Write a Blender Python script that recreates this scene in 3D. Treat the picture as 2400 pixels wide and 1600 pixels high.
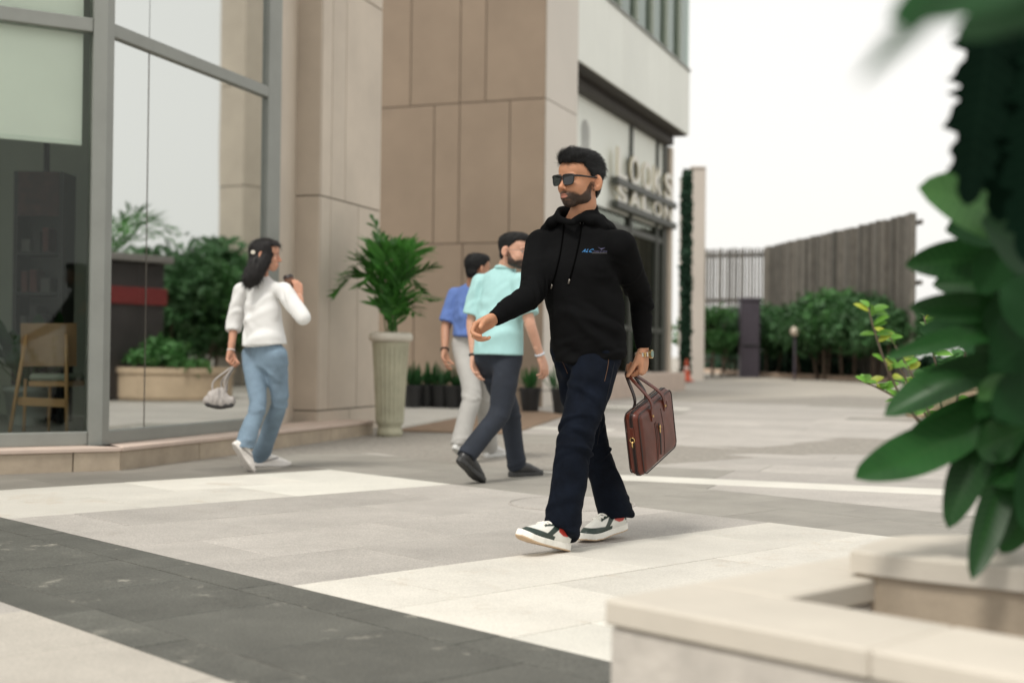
import bpy, math, random
import numpy as np
from mathutils import Vector, Matrix
from mathutils.bvhtree import BVHTree
for o in list(bpy.data.objects): bpy.data.objects.remove(o)
scene=bpy.context.scene; COL=scene.collection
random.seed(7); RNG=np.random.RandomState(11)
# ---------------------------------------------------------------- camera
F=3100.0; HC=.85; ROLL=math.radians(.65); PITCH=math.atan(32/3100)
cam_d=bpy.data.cameras.new('camera'); cam=bpy.data.objects.new('camera',cam_d); COL.objects.link(cam)
cam.matrix_world=Matrix.Translation((0,0,HC))@Matrix.Rotation(math.pi/2+PITCH,4,'X')@Matrix.Rotation(ROLL,4,'Z')
cam_d.sensor_width=36; cam_d.lens=36*F/2400; cam_d.clip_start=.05; cam_d.clip_end=3000
cam_d.dof.use_dof=True; cam_d.dof.focus_distance=5.93; cam_d.dof.aperture_fstop=1.65
scene.camera=cam
# ---------------------------------------------------------------- sky, sun, exposure
SUN_EL,SUN_AZ=math.radians(57),math.radians(212)   # azimuth clockwise from +Y
w=bpy.data.worlds.new('World'); scene.world=w; w.use_nodes=True
nt=w.node_tree; bg=nt.nodes['Background']
sky=nt.nodes.new('ShaderNodeTexSky'); sky.sky_type='NISHITA'; sky.sun_disc=False
sky.sun_elevation=SUN_EL; sky.sun_rotation=SUN_AZ; sky.dust_density=6; sky.air_density=1.2; sky.altitude=0
hs=nt.nodes.new('ShaderNodeHueSaturation'); hs.inputs['Saturation'].default_value=.12; hs.inputs['Value'].default_value=1.0
mxs=nt.nodes.new('ShaderNodeMix'); mxs.data_type='RGBA'; mxs.inputs[0].default_value=.85
mxs.inputs[7].default_value=(6.55,6.45,6.15,1)     # even overcast layer over the clear sky
nt.links.new(sky.outputs[0],hs.inputs['Color']); nt.links.new(hs.outputs[0],mxs.inputs[6]); nt.links.new(mxs.outputs[2],bg.inputs[0])
bg.inputs[1].default_value=.12
sd=bpy.data.lights.new('sun','SUN'); sun=bpy.data.objects.new('sun',sd); COL.objects.link(sun)
sd.energy=1.5; sd.angle=math.radians(12); sd.color=(1,.95,.87)
sun.rotation_euler=Vector((-math.sin(SUN_AZ)*math.cos(SUN_EL),-math.cos(SUN_AZ)*math.cos(SUN_EL),-math.sin(SUN_EL))).to_track_quat('-Z','Y').to_euler()
vs=scene.view_settings; vs.view_transform='Standard'; vs.look='None'; vs.gamma=1; vs.use_curve_mapping=False
vs.exposure=.53
scene.cycles.use_denoising=True
scene.cycles.max_bounces=8; scene.cycles.transparent_max_bounces=16
# ---------------------------------------------------------------- helpers
def ray(x,y):
    dx,dy=x-1200,y-800; c,s=math.cos(ROLL),math.sin(ROLL)
    X=dx*c+dy*s; Y=-dx*s+dy*c; c,s=math.cos(PITCH),math.sin(PITCH)
    return np.array([X/F,c+s*Y/F,s-c*Y/F])
CAM0=np.array([0,0,HC])
def at(x,y,Y):
    r=ray(x,y); return CAM0+r*(Y/r[1])
def gnd(x,y,z=0.):
    r=ray(x,y); return CAM0+r*((z-HC)/r[2])
def gz(Y): return .011*max(0.,Y-12)
def az(deg): a=math.radians(deg); return np.array([math.sin(a),math.cos(a),0.])
def tag(o,label=None,cat=None,group=None,kind=None):
    if label: o['label']=label
    if cat: o['category']=cat
    if group: o['group']=group
    if kind: o['kind']=kind
    return o
def thing(name,label,cat,loc=(0,0,0),group=None):
    o=bpy.data.objects.new(name,None); o.location=loc; o.empty_display_size=.1; COL.objects.link(o)
    o.matrix_world=Matrix.Translation(loc)
    return tag(o,label,cat,group)
def obj(name,verts,faces,mat,parent=None,smooth=False,cols=None,uvs=None):
    """world-space mesh linked as one object; children of an empty keep their world place"""
    me=bpy.data.meshes.new(name)
    v=np.asarray(verts,dtype=np.float64)
    off=np.zeros(3)
    p=parent
    while p is not None:
        off+=np.array(p.location); p=p.parent
    loc=np.zeros(3)
    if parent is None:
        loc=np.array([v[:,0].mean(),v[:,1].mean(),v[:,2].min()])
    me.from_pydata((v-off-loc).tolist(),[],faces if isinstance(faces,list) else faces.tolist())
    if cols is not None:
        a=me.color_attributes.new('col','FLOAT_COLOR','POINT')
        c=np.ones((len(v),4),np.float32); c[:,:3]=cols; a.data.foreach_set('color',c.ravel())
    if uvs is not None:
        uvl=me.uv_layers.new(name='uv'); li=np.zeros(len(me.loops),np.int32); me.loops.foreach_get('vertex_index',li)
        uvl.data.foreach_set('uv',np.asarray(uvs,np.float32)[li].ravel())
    if smooth: me.polygons.foreach_set('use_smooth',[True]*len(me.polygons))
    if mat is not None: me.materials.append(mat)
    me.update()
    o=bpy.data.objects.new(name,me); o.location=loc; COL.objects.link(o)
    if parent is not None: o.parent=parent
    return o
def join(parts):
    V=[];Fc=[];n=0
    for v,f in parts:
        v=np.asarray(v,float); V.append(v); Fc+= [[i+n for i in q] for q in (f if isinstance(f,list) else f.tolist())]; n+=len(v)
    return np.concatenate(V),Fc
def box(o,ex,ey,ez,bev=0.):
    """box from corner-origin o with edge vectors ex,ey,ez (ez up); optional chamfer"""
    o,ex,ey,ez=[np.asarray(t,float) for t in (o,ex,ey,ez)]
    if bev<=0:
        v=[o+a*ex+b*ey+c*ez for c in (0,1) for b in (0,1) for a in (0,1)]
        f=[[0,2,3,1],[4,5,7,6],[0,1,5,4],[2,6,7,3],[0,4,6,2],[1,3,7,5]]
        if np.dot(np.cross(ex,ey),ez)<0: f=[q[::-1] for q in f]
        return np.array(v),f
    L=[np.linalg.norm(t) for t in (ex,ey,ez)]; b=[min(.45,bev/l) for l in L]
    # rounded box: 24 verts (each corner 3)
    v=[];idx={}
    for i in (0,1):
        for j in (0,1):
            for k in (0,1):
                for ax in range(3):
                    t=[i,j,k]
                    for q in range(3):
                        if q!=ax: t[q]= b[q] if t[q]==0 else 1-b[q]
                    idx[(i,j,k,ax)]=len(v); v.append(o+t[0]*ex+t[1]*ey+t[2]*ez)
    f=[]
    I=lambda i,j,k,a:idx[(i,j,k,a)]
    for s in (0,1):
        f.append([I(s,0,0,0),I(s,1,0,0),I(s,1,1,0),I(s,0,1,0)])
        f.append([I(0,s,0,1),I(0,s,1,1),I(1,s,1,1),I(1,s,0,1)])
        f.append([I(0,0,s,2),I(1,0,s,2),I(1,1,s,2),I(0,1,s,2)])
    for i in (0,1):
        for j in (0,1):
            f.append([I(i,j,0,0),I(i,j,1,0),I(i,j,1,1),I(i,j,0,1)])
            f.append([I(i,0,j,0),I(i,1,j,0),I(i,1,j,2),I(i,0,j,2)])
            f.append([I(0,i,j,1),I(1,i,j,1),I(1,i,j,2),I(0,i,j,2)])
            for k in (0,1): f.append([I(i,j,k,0),I(i,j,k,1),I(i,j,k,2)])
    v=np.array(v); c=v.mean(0); g=[]
    for q in f:
        n=np.cross(v[q[1]]-v[q[0]],v[q[2]]-v[q[0]])
        g.append(q if np.dot(n,v[q].mean(0)-c)>0 else q[::-1])
    return v,g
def prism(poly,z0,z1,ch=0.):
    """vertical prism over a ccw polygon (list of xy), chamfered top"""
    P=np.asarray(poly,float); n=len(P)
    a=sum(P[i][0]*P[(i+1)%n][1]-P[(i+1)%n][0]*P[i][1] for i in range(n))
    if a<0: P=P[::-1]
    rings=[(P,z0)]
    if ch>0:
        c=P.mean(0); Q=[]
        for i in range(n):
            e0=P[i]-P[i-1]; e1=P[(i+1)%n]-P[i]; e0/=np.linalg.norm(e0)+1e-9; e1/=np.linalg.norm(e1)+1e-9
            n0=np.array([-e0[1],e0[0]]); n1=np.array([-e1[1],e1[0]]); m=n0+n1; m=m/max(.3,np.dot(m,m)/2)
            Q.append(P[i]+m*ch)
        rings+= [(P,z1-ch*.7),(np.array(Q),z1)]
    else: rings.append((P,z1))
    V=[];f=[]
    for q,z in rings: V+= [[x,y,z] for x,y in q]
    for r in range(len(rings)-1):
        for i in range(n):
            j=(i+1)%n; f.append([r*n+i,r*n+j,(r+1)*n+j,(r+1)*n+i])
    f.append(list(range((len(rings)-1)*n,len(rings)*n))); f.append(list(range(n))[::-1])
    return np.array(V),f
def tube(pts,r,seg=8,closed=False,cap=True):
    P=np.asarray(pts,float); n=len(P); R=np.full(n,r) if np.isscalar(r) else np.asarray(r,float)
    V=[];f=[]; up=np.array([0,0,1.])
    prev=None
    for i in range(n):
        t=P[min(i+1,n-1)]-P[max(i-1,0)]
        if closed: t=P[(i+1)%n]-P[i-1]
        t=t/(np.linalg.norm(t)+1e-9)
        if prev is None:
            s=np.cross(t,up)
            if np.linalg.norm(s)<.2: s=np.cross(t,[1,0,0])
        else: s=prev-t*np.dot(prev,t)
        s=s/(np.linalg.norm(s)+1e-9); prev=s; b=np.cross(t,s)
        for k in range(seg):
            a=2*math.pi*k/seg; V.append(P[i]+R[i]*(math.cos(a)*s+math.sin(a)*b))
    m=n if closed else n-1
    for i in range(m):
        j=(i+1)%n
        for k in range(seg):
            l=(k+1)%seg; f.append([i*seg+k,i*seg+l,j*seg+l,j*seg+k])
    if cap and not closed:
        f.append(list(range(seg))[::-1]); f.append([(n-1)*seg+k for k in range(seg)])
    return np.array(V),f
def lathe(c,prof,seg=32,fl=None):
    """profile [(r,z)] about vertical axis at c; fl(theta,z)->radius factor"""
    V=[];f=[]
    for r,z in prof:
        for k in range(seg):
            a=2*math.pi*k/seg; q=r*(fl(a,z) if fl else 1)
            V.append([c[0]+q*math.cos(a),c[1]+q*math.sin(a),c[2]+z])
    n=len(prof)
    for i in range(n-1):
        for k in range(seg):
            l=(k+1)%seg; f.append([i*seg+k,i*seg+l,(i+1)*seg+l,(i+1)*seg+k])
    f.append([(n-1)*seg+k for k in range(seg)]); f.append(list(range(seg))[::-1])
    return np.array(V),f
# ---------------------------------------------------------------- materials
MATS={}
def mat(name,col=(.5,.5,.5),rough=.6,var=.12,scale=8.,bump=0.,bscale=60.,orand=0.,metal=0.,spec=.5,speck=0.,spscale=300.,attr=False,trans=0.,coat=0.,stain=None,coord='Object',sss=0.,detail=4.,sheen=0.):
    if name in MATS: return MATS[name]
    m=bpy.data.materials.new(name); m.use_nodes=True; t=m.node_tree; N=t.nodes; L=t.links
    b=N['Principled BSDF']; b.inputs['Roughness'].default_value=rough; b.inputs['Metallic'].default_value=metal
    b.inputs['Specular IOR Level'].default_value=spec
    tc=N.new('ShaderNodeTexCoord')
    vec=tc.outputs[coord]
    if orand>0 and coord=='Object':
        oi=N.new('ShaderNodeObjectInfo'); ad=N.new('ShaderNodeVectorMath'); ad.operation='ADD'
        mu=N.new('ShaderNodeMath'); mu.operation='MULTIPLY'; mu.inputs[1].default_value=37.
        L.new(oi.outputs['Random'],mu.inputs[0]); L.new(vec,ad.inputs[0]); L.new(mu.outputs[0],ad.inputs[1]); vec=ad.outputs[0]
    base=N.new('ShaderNodeRGB'); base.outputs[0].default_value=(*col,1); cur=base.outputs[0]
    if attr:
        at_=N.new('ShaderNodeAttribute'); at_.attribute_name='col'; cur=at_.outputs['Color']
    def mulv(cur,val):
        h=N.new('ShaderNodeHueSaturation'); L.new(cur,h.inputs['Color']); L.new(val,h.inputs['Value']); return h.outputs[0]
    def rng(src,a,bb,f0=0.,f1=1.):
        r=N.new('ShaderNodeMapRange'); r.inputs[1].default_value=f0; r.inputs[2].default_value=f1; r.inputs[3].default_value=a; r.inputs[4].default_value=bb; L.new(src,r.inputs[0]); return r.outputs[0]
    if var>0:
        n=N.new('ShaderNodeTexNoise'); n.inputs['Scale'].default_value=scale; n.inputs['Detail'].default_value=detail; n.inputs['Roughness'].default_value=.65
        L.new(vec,n.inputs[0]); cur=mulv(cur,rng(n.outputs[0],1-var*1.6,1+var*1.6,.25,.75))
    if speck>0:
        n=N.new('ShaderNodeTexNoise'); n.inputs['Scale'].default_value=spscale; n.inputs['Detail'].default_value=2
        L.new(vec,n.inputs[0]); cur=mulv(cur,rng(n.outputs[0],1-speck,1+speck,.3,.7))
    if orand>0:
        oi2=N.new('ShaderNodeObjectInfo'); cur=mulv(cur,rng(oi2.outputs['Random'],1-orand,1+orand))
    if stain:
        sc,th,scol,amt=stain
        n=N.new('ShaderNodeTexNoise'); n.inputs['Scale'].default_value=sc; n.inputs['Detail'].default_value=9; n.inputs['Roughness'].default_value=.75
        L.new(vec,n.inputs[0]); f=rng(n.outputs[0],0,amt,th,th+.08)
        mx=N.new('ShaderNodeMix'); mx.data_type='RGBA'; L.new(f,mx.inputs[0]); L.new(cur,mx.inputs[6]); mx.inputs[7].default_value=(*scol,1); cur=mx.outputs[2]
    L.new(cur,b.inputs['Base Color'])
    if bump>0:
        n=N.new('ShaderNodeTexNoise'); n.inputs['Scale'].default_value=bscale; n.inputs['Detail'].default_value=5; L.new(vec,n.inputs[0])
        bp=N.new('ShaderNodeBump'); bp.inputs['Strength'].default_value=bump; bp.inputs['Distance'].default_value=.01; L.new(n.outputs[0],bp.inputs['Height']); L.new(bp.outputs[0],b.inputs['Normal'])
    if sss>0:
        b.inputs['Subsurface Weight'].default_value=sss; b.inputs['Subsurface Radius'].default_value=(.012,.005,.003); b.inputs['Subsurface Scale'].default_value=1.
    if coat>0: b.inputs['Coat Weight'].default_value=coat; b.inputs['Coat Roughness'].default_value=.15
    if sheen>0: b.inputs['Sheen Weight'].default_value=sheen; b.inputs['Sheen Roughness'].default_value=.5
    if trans>0:
        tr=N.new('ShaderNodeBsdfTranslucent'); L.new(cur,tr.inputs[0]); ms=N.new('ShaderNodeMixShader'); ms.inputs[0].default_value=trans
        L.new(b.outputs[0],ms.inputs[1]); L.new(tr.outputs[0],ms.inputs[2]); L.new(ms.outputs[0],N['Material Output'].inputs[0])
    MATS[name]=m; return m
def glass(name,ior=1.9,tint=(.80,.86,.82),refl=(.95,.98,.96)):
    if name in MATS: return MATS[name]
    m=bpy.data.materials.new(name); m.use_nodes=True; t=m.node_tree; N=t.nodes; L=t.links
    N.remove(N['Principled BSDF'])
    fr=N.new('ShaderNodeFresnel'); fr.inputs[0].default_value=ior
    tr=N.new('ShaderNodeBsdfTransparent'); tr.inputs[0].default_value=(*tint,1)
    gl=N.new('ShaderNodeBsdfGlossy'); gl.inputs['Roughness'].default_value=.02; gl.inputs[0].default_value=(*refl,1)
    ms=N.new('ShaderNodeMixShader'); L.new(fr.outputs[0],ms.inputs[0]); L.new(tr.outputs[0],ms.inputs[1]); L.new(gl.outputs[0],ms.inputs[2]); L.new(ms.outputs[0],N['Material Output'].inputs[0])
    nz=N.new('ShaderNodeTexNoise'); nz.inputs['Scale'].default_value=1.3; nz.inputs['Detail'].default_value=0
    tc=N.new('ShaderNodeTexCoord'); L.new(tc.outputs['Object'],nz.inputs[0])
    bp=N.new('ShaderNodeBump'); bp.inputs['Strength'].default_value=.03; bp.inputs['Distance'].default_value=.02; L.new(nz.outputs[0],bp.inputs['Height']); L.new(bp.outputs[0],gl.inputs['Normal'])
    MATS[name]=m; return m
def text_mesh(s,size,ext=0.,bold=True,shear=0.):
    cu=bpy.data.curves.new('t','FONT'); cu.body=s; cu.size=size; cu.extrude=ext; cu.shear=shear; cu.resolution_u=3; cu.align_x='LEFT'
    if bold: cu.offset=size*.018
    o=bpy.data.objects.new('t',cu); COL.objects.link(o)
    dg=bpy.context.evaluated_depsgraph_get(); me=o.evaluated_get(dg).to_mesh()
    v=np.array([list(q.co) for q in me.vertices]); f=[list(p.vertices) for p in me.polygons]
    o.evaluated_get(dg).to_mesh_clear(); COL.objects.unlink(o); bpy.data.objects.remove(o); bpy.data.curves.remove(cu)
    return v,f
# ================================================================ GROUND AND PAVING
M_joint=mat('paving_joint',(.27,.25,.22),.9,.2,20)
M_light=mat('light_stone_slab',(.57,.545,.49),.75,.07,2.2,.10,90,orand=.10,speck=.12,spscale=150,stain=(3.,.57,(.45,.37,.28),.4))
M_cream=mat('cream_stone_slab',(.63,.61,.55),.75,.06,2.2,.10,90,orand=.07,speck=.10,spscale=150,stain=(2.6,.62,(.48,.41,.32),.35))
M_dull=mat('dull_stone_slab',(.44,.408,.36),.75,.08,2.0,.10,90,orand=.05,speck=.14,spscale=150,stain=(3.,.60,(.36,.31,.25),.4))
M_grey=mat('grey_granite_slab',(.385,.360,.330),.7,.09,2.0,.12,110,orand=.10,speck=.24,spscale=150,stain=(2.2,.60,(.28,.245,.21),.5))
M_dark=mat('charcoal_granite_slab',(.092,.092,.080),.62,.16,3.0,.15,120,orand=.13,speck=.40,spscale=150,stain=(7.,.598,(.35,.33,.28),.75))
M_mid=mat('mid_grey_slab',(.27,.255,.225),.7,.10,2.4,.12,100,orand=.06,speck=.14,spscale=230)
M_dgrey=mat('dim_grey_slab',(.20,.185,.16),.7,.12,2.0,.12,100,orand=.12,speck=.14,spscale=230)
M_far=mat('plaza_paving',(.36,.33,.285),.8,.10,.6,.05,20)
ys=[-60,-10,0,6,12,16,20,26,34,44,60,90,160,400,1500]; xs=[-800,-200,-60,-20,-8,0,8,20,60,200,800]
V=[[x,y,gz(min(y,60))-.03] for y in ys for x in xs]; nx=len(xs)
Fc=[[j*nx+i,j*nx+i+1,(j+1)*nx+i+1,(j+1)*nx+i] for j in range(len(ys)-1) for i in range(nx-1)]
ground=obj('ground',V,Fc,M_far); tag(ground,kind='structure')
AZP=-43.5; D1=az(AZP)[:2]; D2=np.array([D1[1],-D1[0]])
pave=obj('pavement',*join([(np.array([[*(D1*a+D2*b),-.0035+gz(float((D1*a+D2*b)[1]))] for b in (-2,3,6,10,14,22) for a in (-14,-8,-2,3,6,9,14)]),[[j*7+i,(j+1)*7+i,(j+1)*7+i+1,j*7+i+1] for j in range(5) for i in range(6)])]),M_joint); tag(pave,kind='structure')
def clip_half(poly,n,d):
    """keep points with n.p>=d"""
    out=[]
    for i in range(len(poly)):
        a,b=np.asarray(poly[i]),np.asarray(poly[(i+1)%len(poly)]); da,db=n@a-d,n@b-d
        if da>=0: out.append(a)
        if (da>=0)!=(db>=0): out.append(a+(b-a)*da/(da-db))
    return out
def slab(poly,m):
    if len(poly)<3: return
    P=np.array(poly); c=P.mean(0)
    if c[1]<1.2 or c[1]>24 or abs(c[0])>.42*c[1]+1.0: return
    dz=random.uniform(-.0008,.0008)
    v,f=prism(poly,-.03,0,.0022); v[:,2]+=dz+np.array([gz(y) for y in v[:,1]])
    obj('slab',v,f,m,pave)
def rect(a0,a1,b0,b1,g=.003):
    a0+=g;a1-=g;b0+=g;b1-=g
    return [D1*a+D2*b for a,b in ((a0,b0),(a1,b0),(a1,b1),(a0,b1))]
MOD=.595
# zone in front of the charcoal band
for k,a0 in enumerate(np.arange(1.25,9,MOD)):
    for j,b0 in enumerate((1.837-.62,1.837-1.24,1.837-1.86)):
        slab(rect(a0,a0+MOD,b0,b0+.62),M_grey if a0>4.0 else M_dull)
# charcoal band, three courses
for (b0,b1,ph) in ((1.837,2.015,3.50),(2.015,2.56,2.635),(2.56,2.755,2.935)):
    for k in range(-3,14): slab(rect(ph+k*MOD,ph+(k+1)*MOD,b0,b1),M_dark)
# plaza bay between the bands: rows running to the right
rows=[(.52,1.11,M_cream),(1.11,1.70,M_cream),(1.70,2.30,M_cream),(2.30,2.89,M_cream),(2.89,3.48,M_light),(3.48,4.06,M_light)]
rows+= [(4.06+i*.6275,4.06+(i+1)*.6275,M_grey) for i in range(4)]
rows+= [(6.57,7.25,M_light),(7.25,7.93,M_light)]+[(7.93+i*.6,7.93+(i+1)*.6,M_dgrey) for i in range(8)]
for r,(a0,a1,m) in enumerate(rows):
    L=[2.755]; ln=.98 if m is not M_dgrey else 1.2
    ph=(.35 if r%2 else .78)*ln
    b=2.755+ph
    while b<5.6: L.append(b); b+=ln
    if 5.7-L[-1]<.25: L.pop()
    L.append(5.7)
    for b0,b1 in zip(L[:-1],L[1:]):
        mm=m
        if 6.5<a0<7.9: mm=M_cream if b0>4.3 else M_light
        slab(rect(a0,a1,b0,b1),mm)
# grey cross band
for (b0,b1,ph) in ((5.7,6.27,0.2),(6.27,6.83,.5)):
    for k in range(1,17): slab(rect(ph+k*MOD,ph+(k+1)*MOD,b0,b1),M_mid)
# strips beyond, laid parallel to the shop front
U0=az(20.7)[:2]; V0=np.array([U0[1],-U0[0]])
ub=6.2; r=0
while ub<21.5:
    d=(.40,.78,.62,.78)[r%4]; lightrow=(r%4==0)
    vb=-14+random.random()*2
    while vb<9:
        ln=random.choice((1.6,2.2,3.0)) if not lightrow else random.choice((2.0,2.6,3.4))
        m=(M_cream if random.random()<.45 else M_grey) if lightrow else random.choice((M_grey,M_grey,M_mid))
        g=.003
        P=[U0*(ub+g)+V0*(vb+g),U0*(ub+d-g)+V0*(vb+g),U0*(ub+d-g)+V0*(vb+ln-g),U0*(ub+g)+V0*(vb+ln-g)]
        P=clip_half(P,D2,6.83+g)
        if len(P)>=3: slab(P,m)
        vb+=ln
    ub+=d; r+=1
# manhole ring behind the walking man
c=gnd(1340,1180); th=[2*math.pi*k/40 for k in range(40)]
v,f=tube([[c[0]+.36*math.cos(t),c[1]+.36*math.sin(t),.001] for t in th],.006,6,closed=True)
tag(obj('manhole_cover',*join([(v,f),prism([[c[0]+.345*math.cos(t),c[1]+.345*math.sin(t)] for t in th],-.02,.002,.001)]),M_grey),'round grey manhole cover set in the paving behind the walking man','manhole cover')

# ================================================================ CAFE BUILDING (left)
M_frame=mat('grey_metal_frame',(.26,.27,.25),.45,.05,3,metal=.3,spec=.4)
M_clad=mat('beige_metal_cladding',(.54,.47,.39),.5,.07,1.2,.02,6,orand=.03,spec=.35)
M_core=mat('cladding_joint',(.10,.09,.075),.9,.1)
M_plinth=mat('sandstone_plinth',(.40,.33,.25),.8,.10,6,.15,70,orand=.10,speck=.08)
M_psill=mat('pinkish_stone_sill',(.56,.45,.38),.75,.06,5,.1,70,orand=.04)
M_blind=mat('roller_blind_fabric',(.92,.92,.89),.8,.02,2)
M_inwall=mat('cafe_wall_paint',(.42,.46,.40),.8,.05,1.5)
M_infloor=mat('cafe_floor',(.30,.32,.31),.5,.1,3)
M_black=mat('black_painted_wood',(.012,.013,.013),.5,.1,10)
G_side=glass('storefront_glass_side',13.,(.55,.62,.57))
G_front=glass('storefront_glass_front',1.32,(.94,.97,.94))
uS=az(18.); vS=np.array([uS[1],-uS[0],0]); uC=az(59.); nC=np.array([uC[1],-uC[0],0])
Z=np.array([0,0,1.])
C0=gnd(283,1101.5); C0[2]=0
cafe=thing('cafe_building','glass fronted cafe building with beige clad pillar on the left','building',tuple(C0+[-2,2,0]))
PH=.165; SB=.27   # plinth height, set-back of the glass
# corner where the two glass planes meet
bis=-(vS+nC); Gc=C0+bis/np.linalg.norm(bis)*SB/ (np.dot(bis/np.linalg.norm(bis),-vS))
LS_=5.2
def stones(p,u,n,lens):
    s=0
    for ln in lens:
        g=.004
        v,f=box(p+u*(s+g)-n*.5+[0,0,-.2],u*(ln-2*g),n*.5,Z*(PH-.03+.2),.004); obj('plinth_stone',v,f,M_plinth,cafe); s+=ln
stones(C0,uS,vS,(1.05,1.25,1.1,1.0)); stones(C0-uC*.33,uC,nC,(.33,)); stones(C0-uC*(.33+4.5),uC,nC,(1.1,1.2,1.2,1.0))
for (p,u,n,L) in ((C0,uS,vS,4.4),(C0-uC*4.8,uC,nC,4.8)):
    v,f=box(p-n*.5+[0,0,PH-.03],u*L,n*.515,Z*.03,.004); obj('sill_stone',v,f,M_psill,cafe)
H=7.0; ZT=3.15
def member(name,p,u,n,L,z0,z1,d=.12,m=None,out=.03):
    v,f=box(p+n*(out-d)+[0,0,z0],u*L,n*d,Z*(z1-z0),.006); return obj(name,v,f,m or M_frame,cafe)
LG=min(np.arange(.5,4,.01),key=lambda t:abs(1200+F*(Gc+uS*t)[0]/(Gc+uS*t)[1]-616))   # side glazing runs to the second mullion
MW=.16
# corner mullion
cm,cf=prism([(Gc+nC*.045-uC*.075)[:2],(Gc+(vS+nC)/np.linalg.norm(vS+nC)*.055)[:2],(Gc+vS*.045+uS*.075)[:2],(Gc-vS*.1+uS*.075)[:2],(Gc-nC*.1-uC*.075)[:2]],PH,H)
obj('mullion',cm,cf,M_frame,cafe)
member('mullion',Gc+uS*LG,uS,vS,.24,PH,H)
member('mullion',Gc-uC*3.9,uC,nC,.15,PH,H)
for (p,u,n,L) in ((Gc+uS*.075,uS,vS,LG-.075),(Gc-uC*3.75,uC,nC,3.675)):
    member('transom',p,u,n,L,ZT,ZT+.10,.11,out=.028)
    member('bottom_rail',p,u,n,L,PH,PH+.10,.11,out=.028)
    member('transom',p,u,n,L,6.2,6.3,.11,out=.028)
def pane(p,u,n,L,z0,z1,m):
    v,f=box(p-n*.02+[0,0,z0],u*L,n*.012,Z*(z1-z0)); return obj('pane',v,f,m,cafe)
sp=min(np.arange(.1,3,.01),key=lambda t:abs(1200+F*(Gc+uS*(.075+t))[0]/(Gc+uS*(.075+t))[1]-341))
for z0,z1 in ((PH+.10,ZT),(ZT+.1,6.2)):
    pane(Gc+uS*.075,uS,vS,sp,z0,z1,G_side); pane(Gc+uS*(.075+sp+.008),uS,vS,LG-.075-sp-.008,z0,z1,G_side)
    pane(Gc-uC*3.75,uC,nC,3.675,z0,z1,G_front)
v,f=box(Gc+uS*(.075+sp-.001)-vS*.022+[0,0,PH+.1],uS*.010,vS*.016,Z*(ZT-PH-.1)); obj('glass_joint',v,f,M_core,cafe)
# roller blind behind the front pane and a darker upper blind behind the side panes
zb=at(100,336,9.3)[2]+.07
v,f=box(Gc-uC*3.7-nC*.10+[0,0,zb],uC*3.58,nC*.004,Z*(6.2-zb)); bl=obj('roller_blind',v,f,M_blind,cafe)
v,f=box(Gc-uC*3.7-nC*.108+[0,0,zb-.035],uC*3.58,nC*.02,Z*.04,.006); obj('blind_bar',v,f,mat('blind_bar_white',(.8,.83,.79),.5,.02),cafe)
# interior shell
ia=Gc-nC*.14-uC*.3; 
poly=[(Gc-nC*.15-uC*.2)[:2],(Gc-nC*.15-uC*5)[:2],(Gc-nC*5.0-uC*5)[:2],(Gc-nC*6-uC*1.2)[:2],(Gc+uS*(LG+1.2)-vS*4.8)[:2],(Gc+uS*(LG+1.0)-vS*.8)[:2],(Gc+uS*LG-vS*.15)[:2],(Gc-vS*.15+uS*.15)[:2]]
obj('interior_floor',*prism(poly,PH-.05,PH-.004),M_infloor,cafe)
obj('ceiling',*prism(poly,6.3,6.45),M_inwall,cafe)
obj('upper_wall',*prism([(Gc+vS*.02)[:2],(Gc-uC*4)[:2],(Gc-uC*6-nC*6)[:2],(Gc+uS*(LG-.05)-vS*6)[:2],(Gc+uS*LG+vS*.02)[:2]],7.0,10.5),M_clad,cafe)
wl=[(Gc-nC*5.0-uC*5),(Gc-nC*6-uC*1.2),(Gc+uS*(LG+1.2)-vS*4.8),(Gc+uS*(LG+1.0)-vS*.8)]
for a,b in zip(wl[:-1],wl[1:]):
    d=b-a; L=np.linalg.norm(d); d/=L; v,f=box(a+[0,0,PH-.05],d*L,np.array([-d[1],d[0],0])*.12,Z*6.3); obj('interior_wall',v,f,M_inwall,cafe)
d=wl[0]-(Gc-nC*.15-uC*5); v,f=box(Gc-nC*.15-uC*5+[0,0,PH-.05],d,-uC*.12,Z*6.3); obj('interior_wall',v,f,M_inwall,cafe)
# pillar with panels
def panel(name,o,u,n,s0,s1,z0,z1,m,par,t=.02,g=.006,bv=.003):
    v,f=box(o+u*(s0+g)+n*0+[0,0,z0+g],u*(s1-s0-2*g),n*t,Z*(z1-z0-2*g),bv); return obj(name,v,f,m,par)
Pc=at(743,1025,13.25); Pc[2]=0           # pillar corner (front face / right face)
fw=.30; LR=1.50
core=[(Pc-vS*(fw-.02)+uS*.02)[:2],(Pc-vS*.02+uS*.02)[:2],(Pc-vS*.02+uS*LR)[:2],(Pc-vS*2.4+uS*LR)[:2],(Pc-vS*2.4+uS*.6)[:2],(Pc-vS*(fw-.02)+uS*.6)[:2]]
obj('pillar_core',*prism(core,-.1,10.4),M_core,cafe)
SE=[-.05,.27,2.43,4.66,6.9,10.4]
for i,(z0,z1) in enumerate(zip(SE[:-1],SE[1:])):
    panel('panel',Pc-vS*fw-uS*.0,vS,-uS*1.0*-1,0,fw-.0,z0,z1,M_clad,cafe,.02)
    cuts={0:[0,.75,LR],1:[0,.25,.92,LR],2:[0,.25,.58,LR],3:[0,.4,.9,LR],4:[0,.6,LR]}[i]
    for a,b in zip(cuts[:-1],cuts[1:]): panel('panel',Pc-vS*.02,uS,vS,a+(.02 if a==0 else 0),b,z0,z1,M_clad,cafe,.02)
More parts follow.
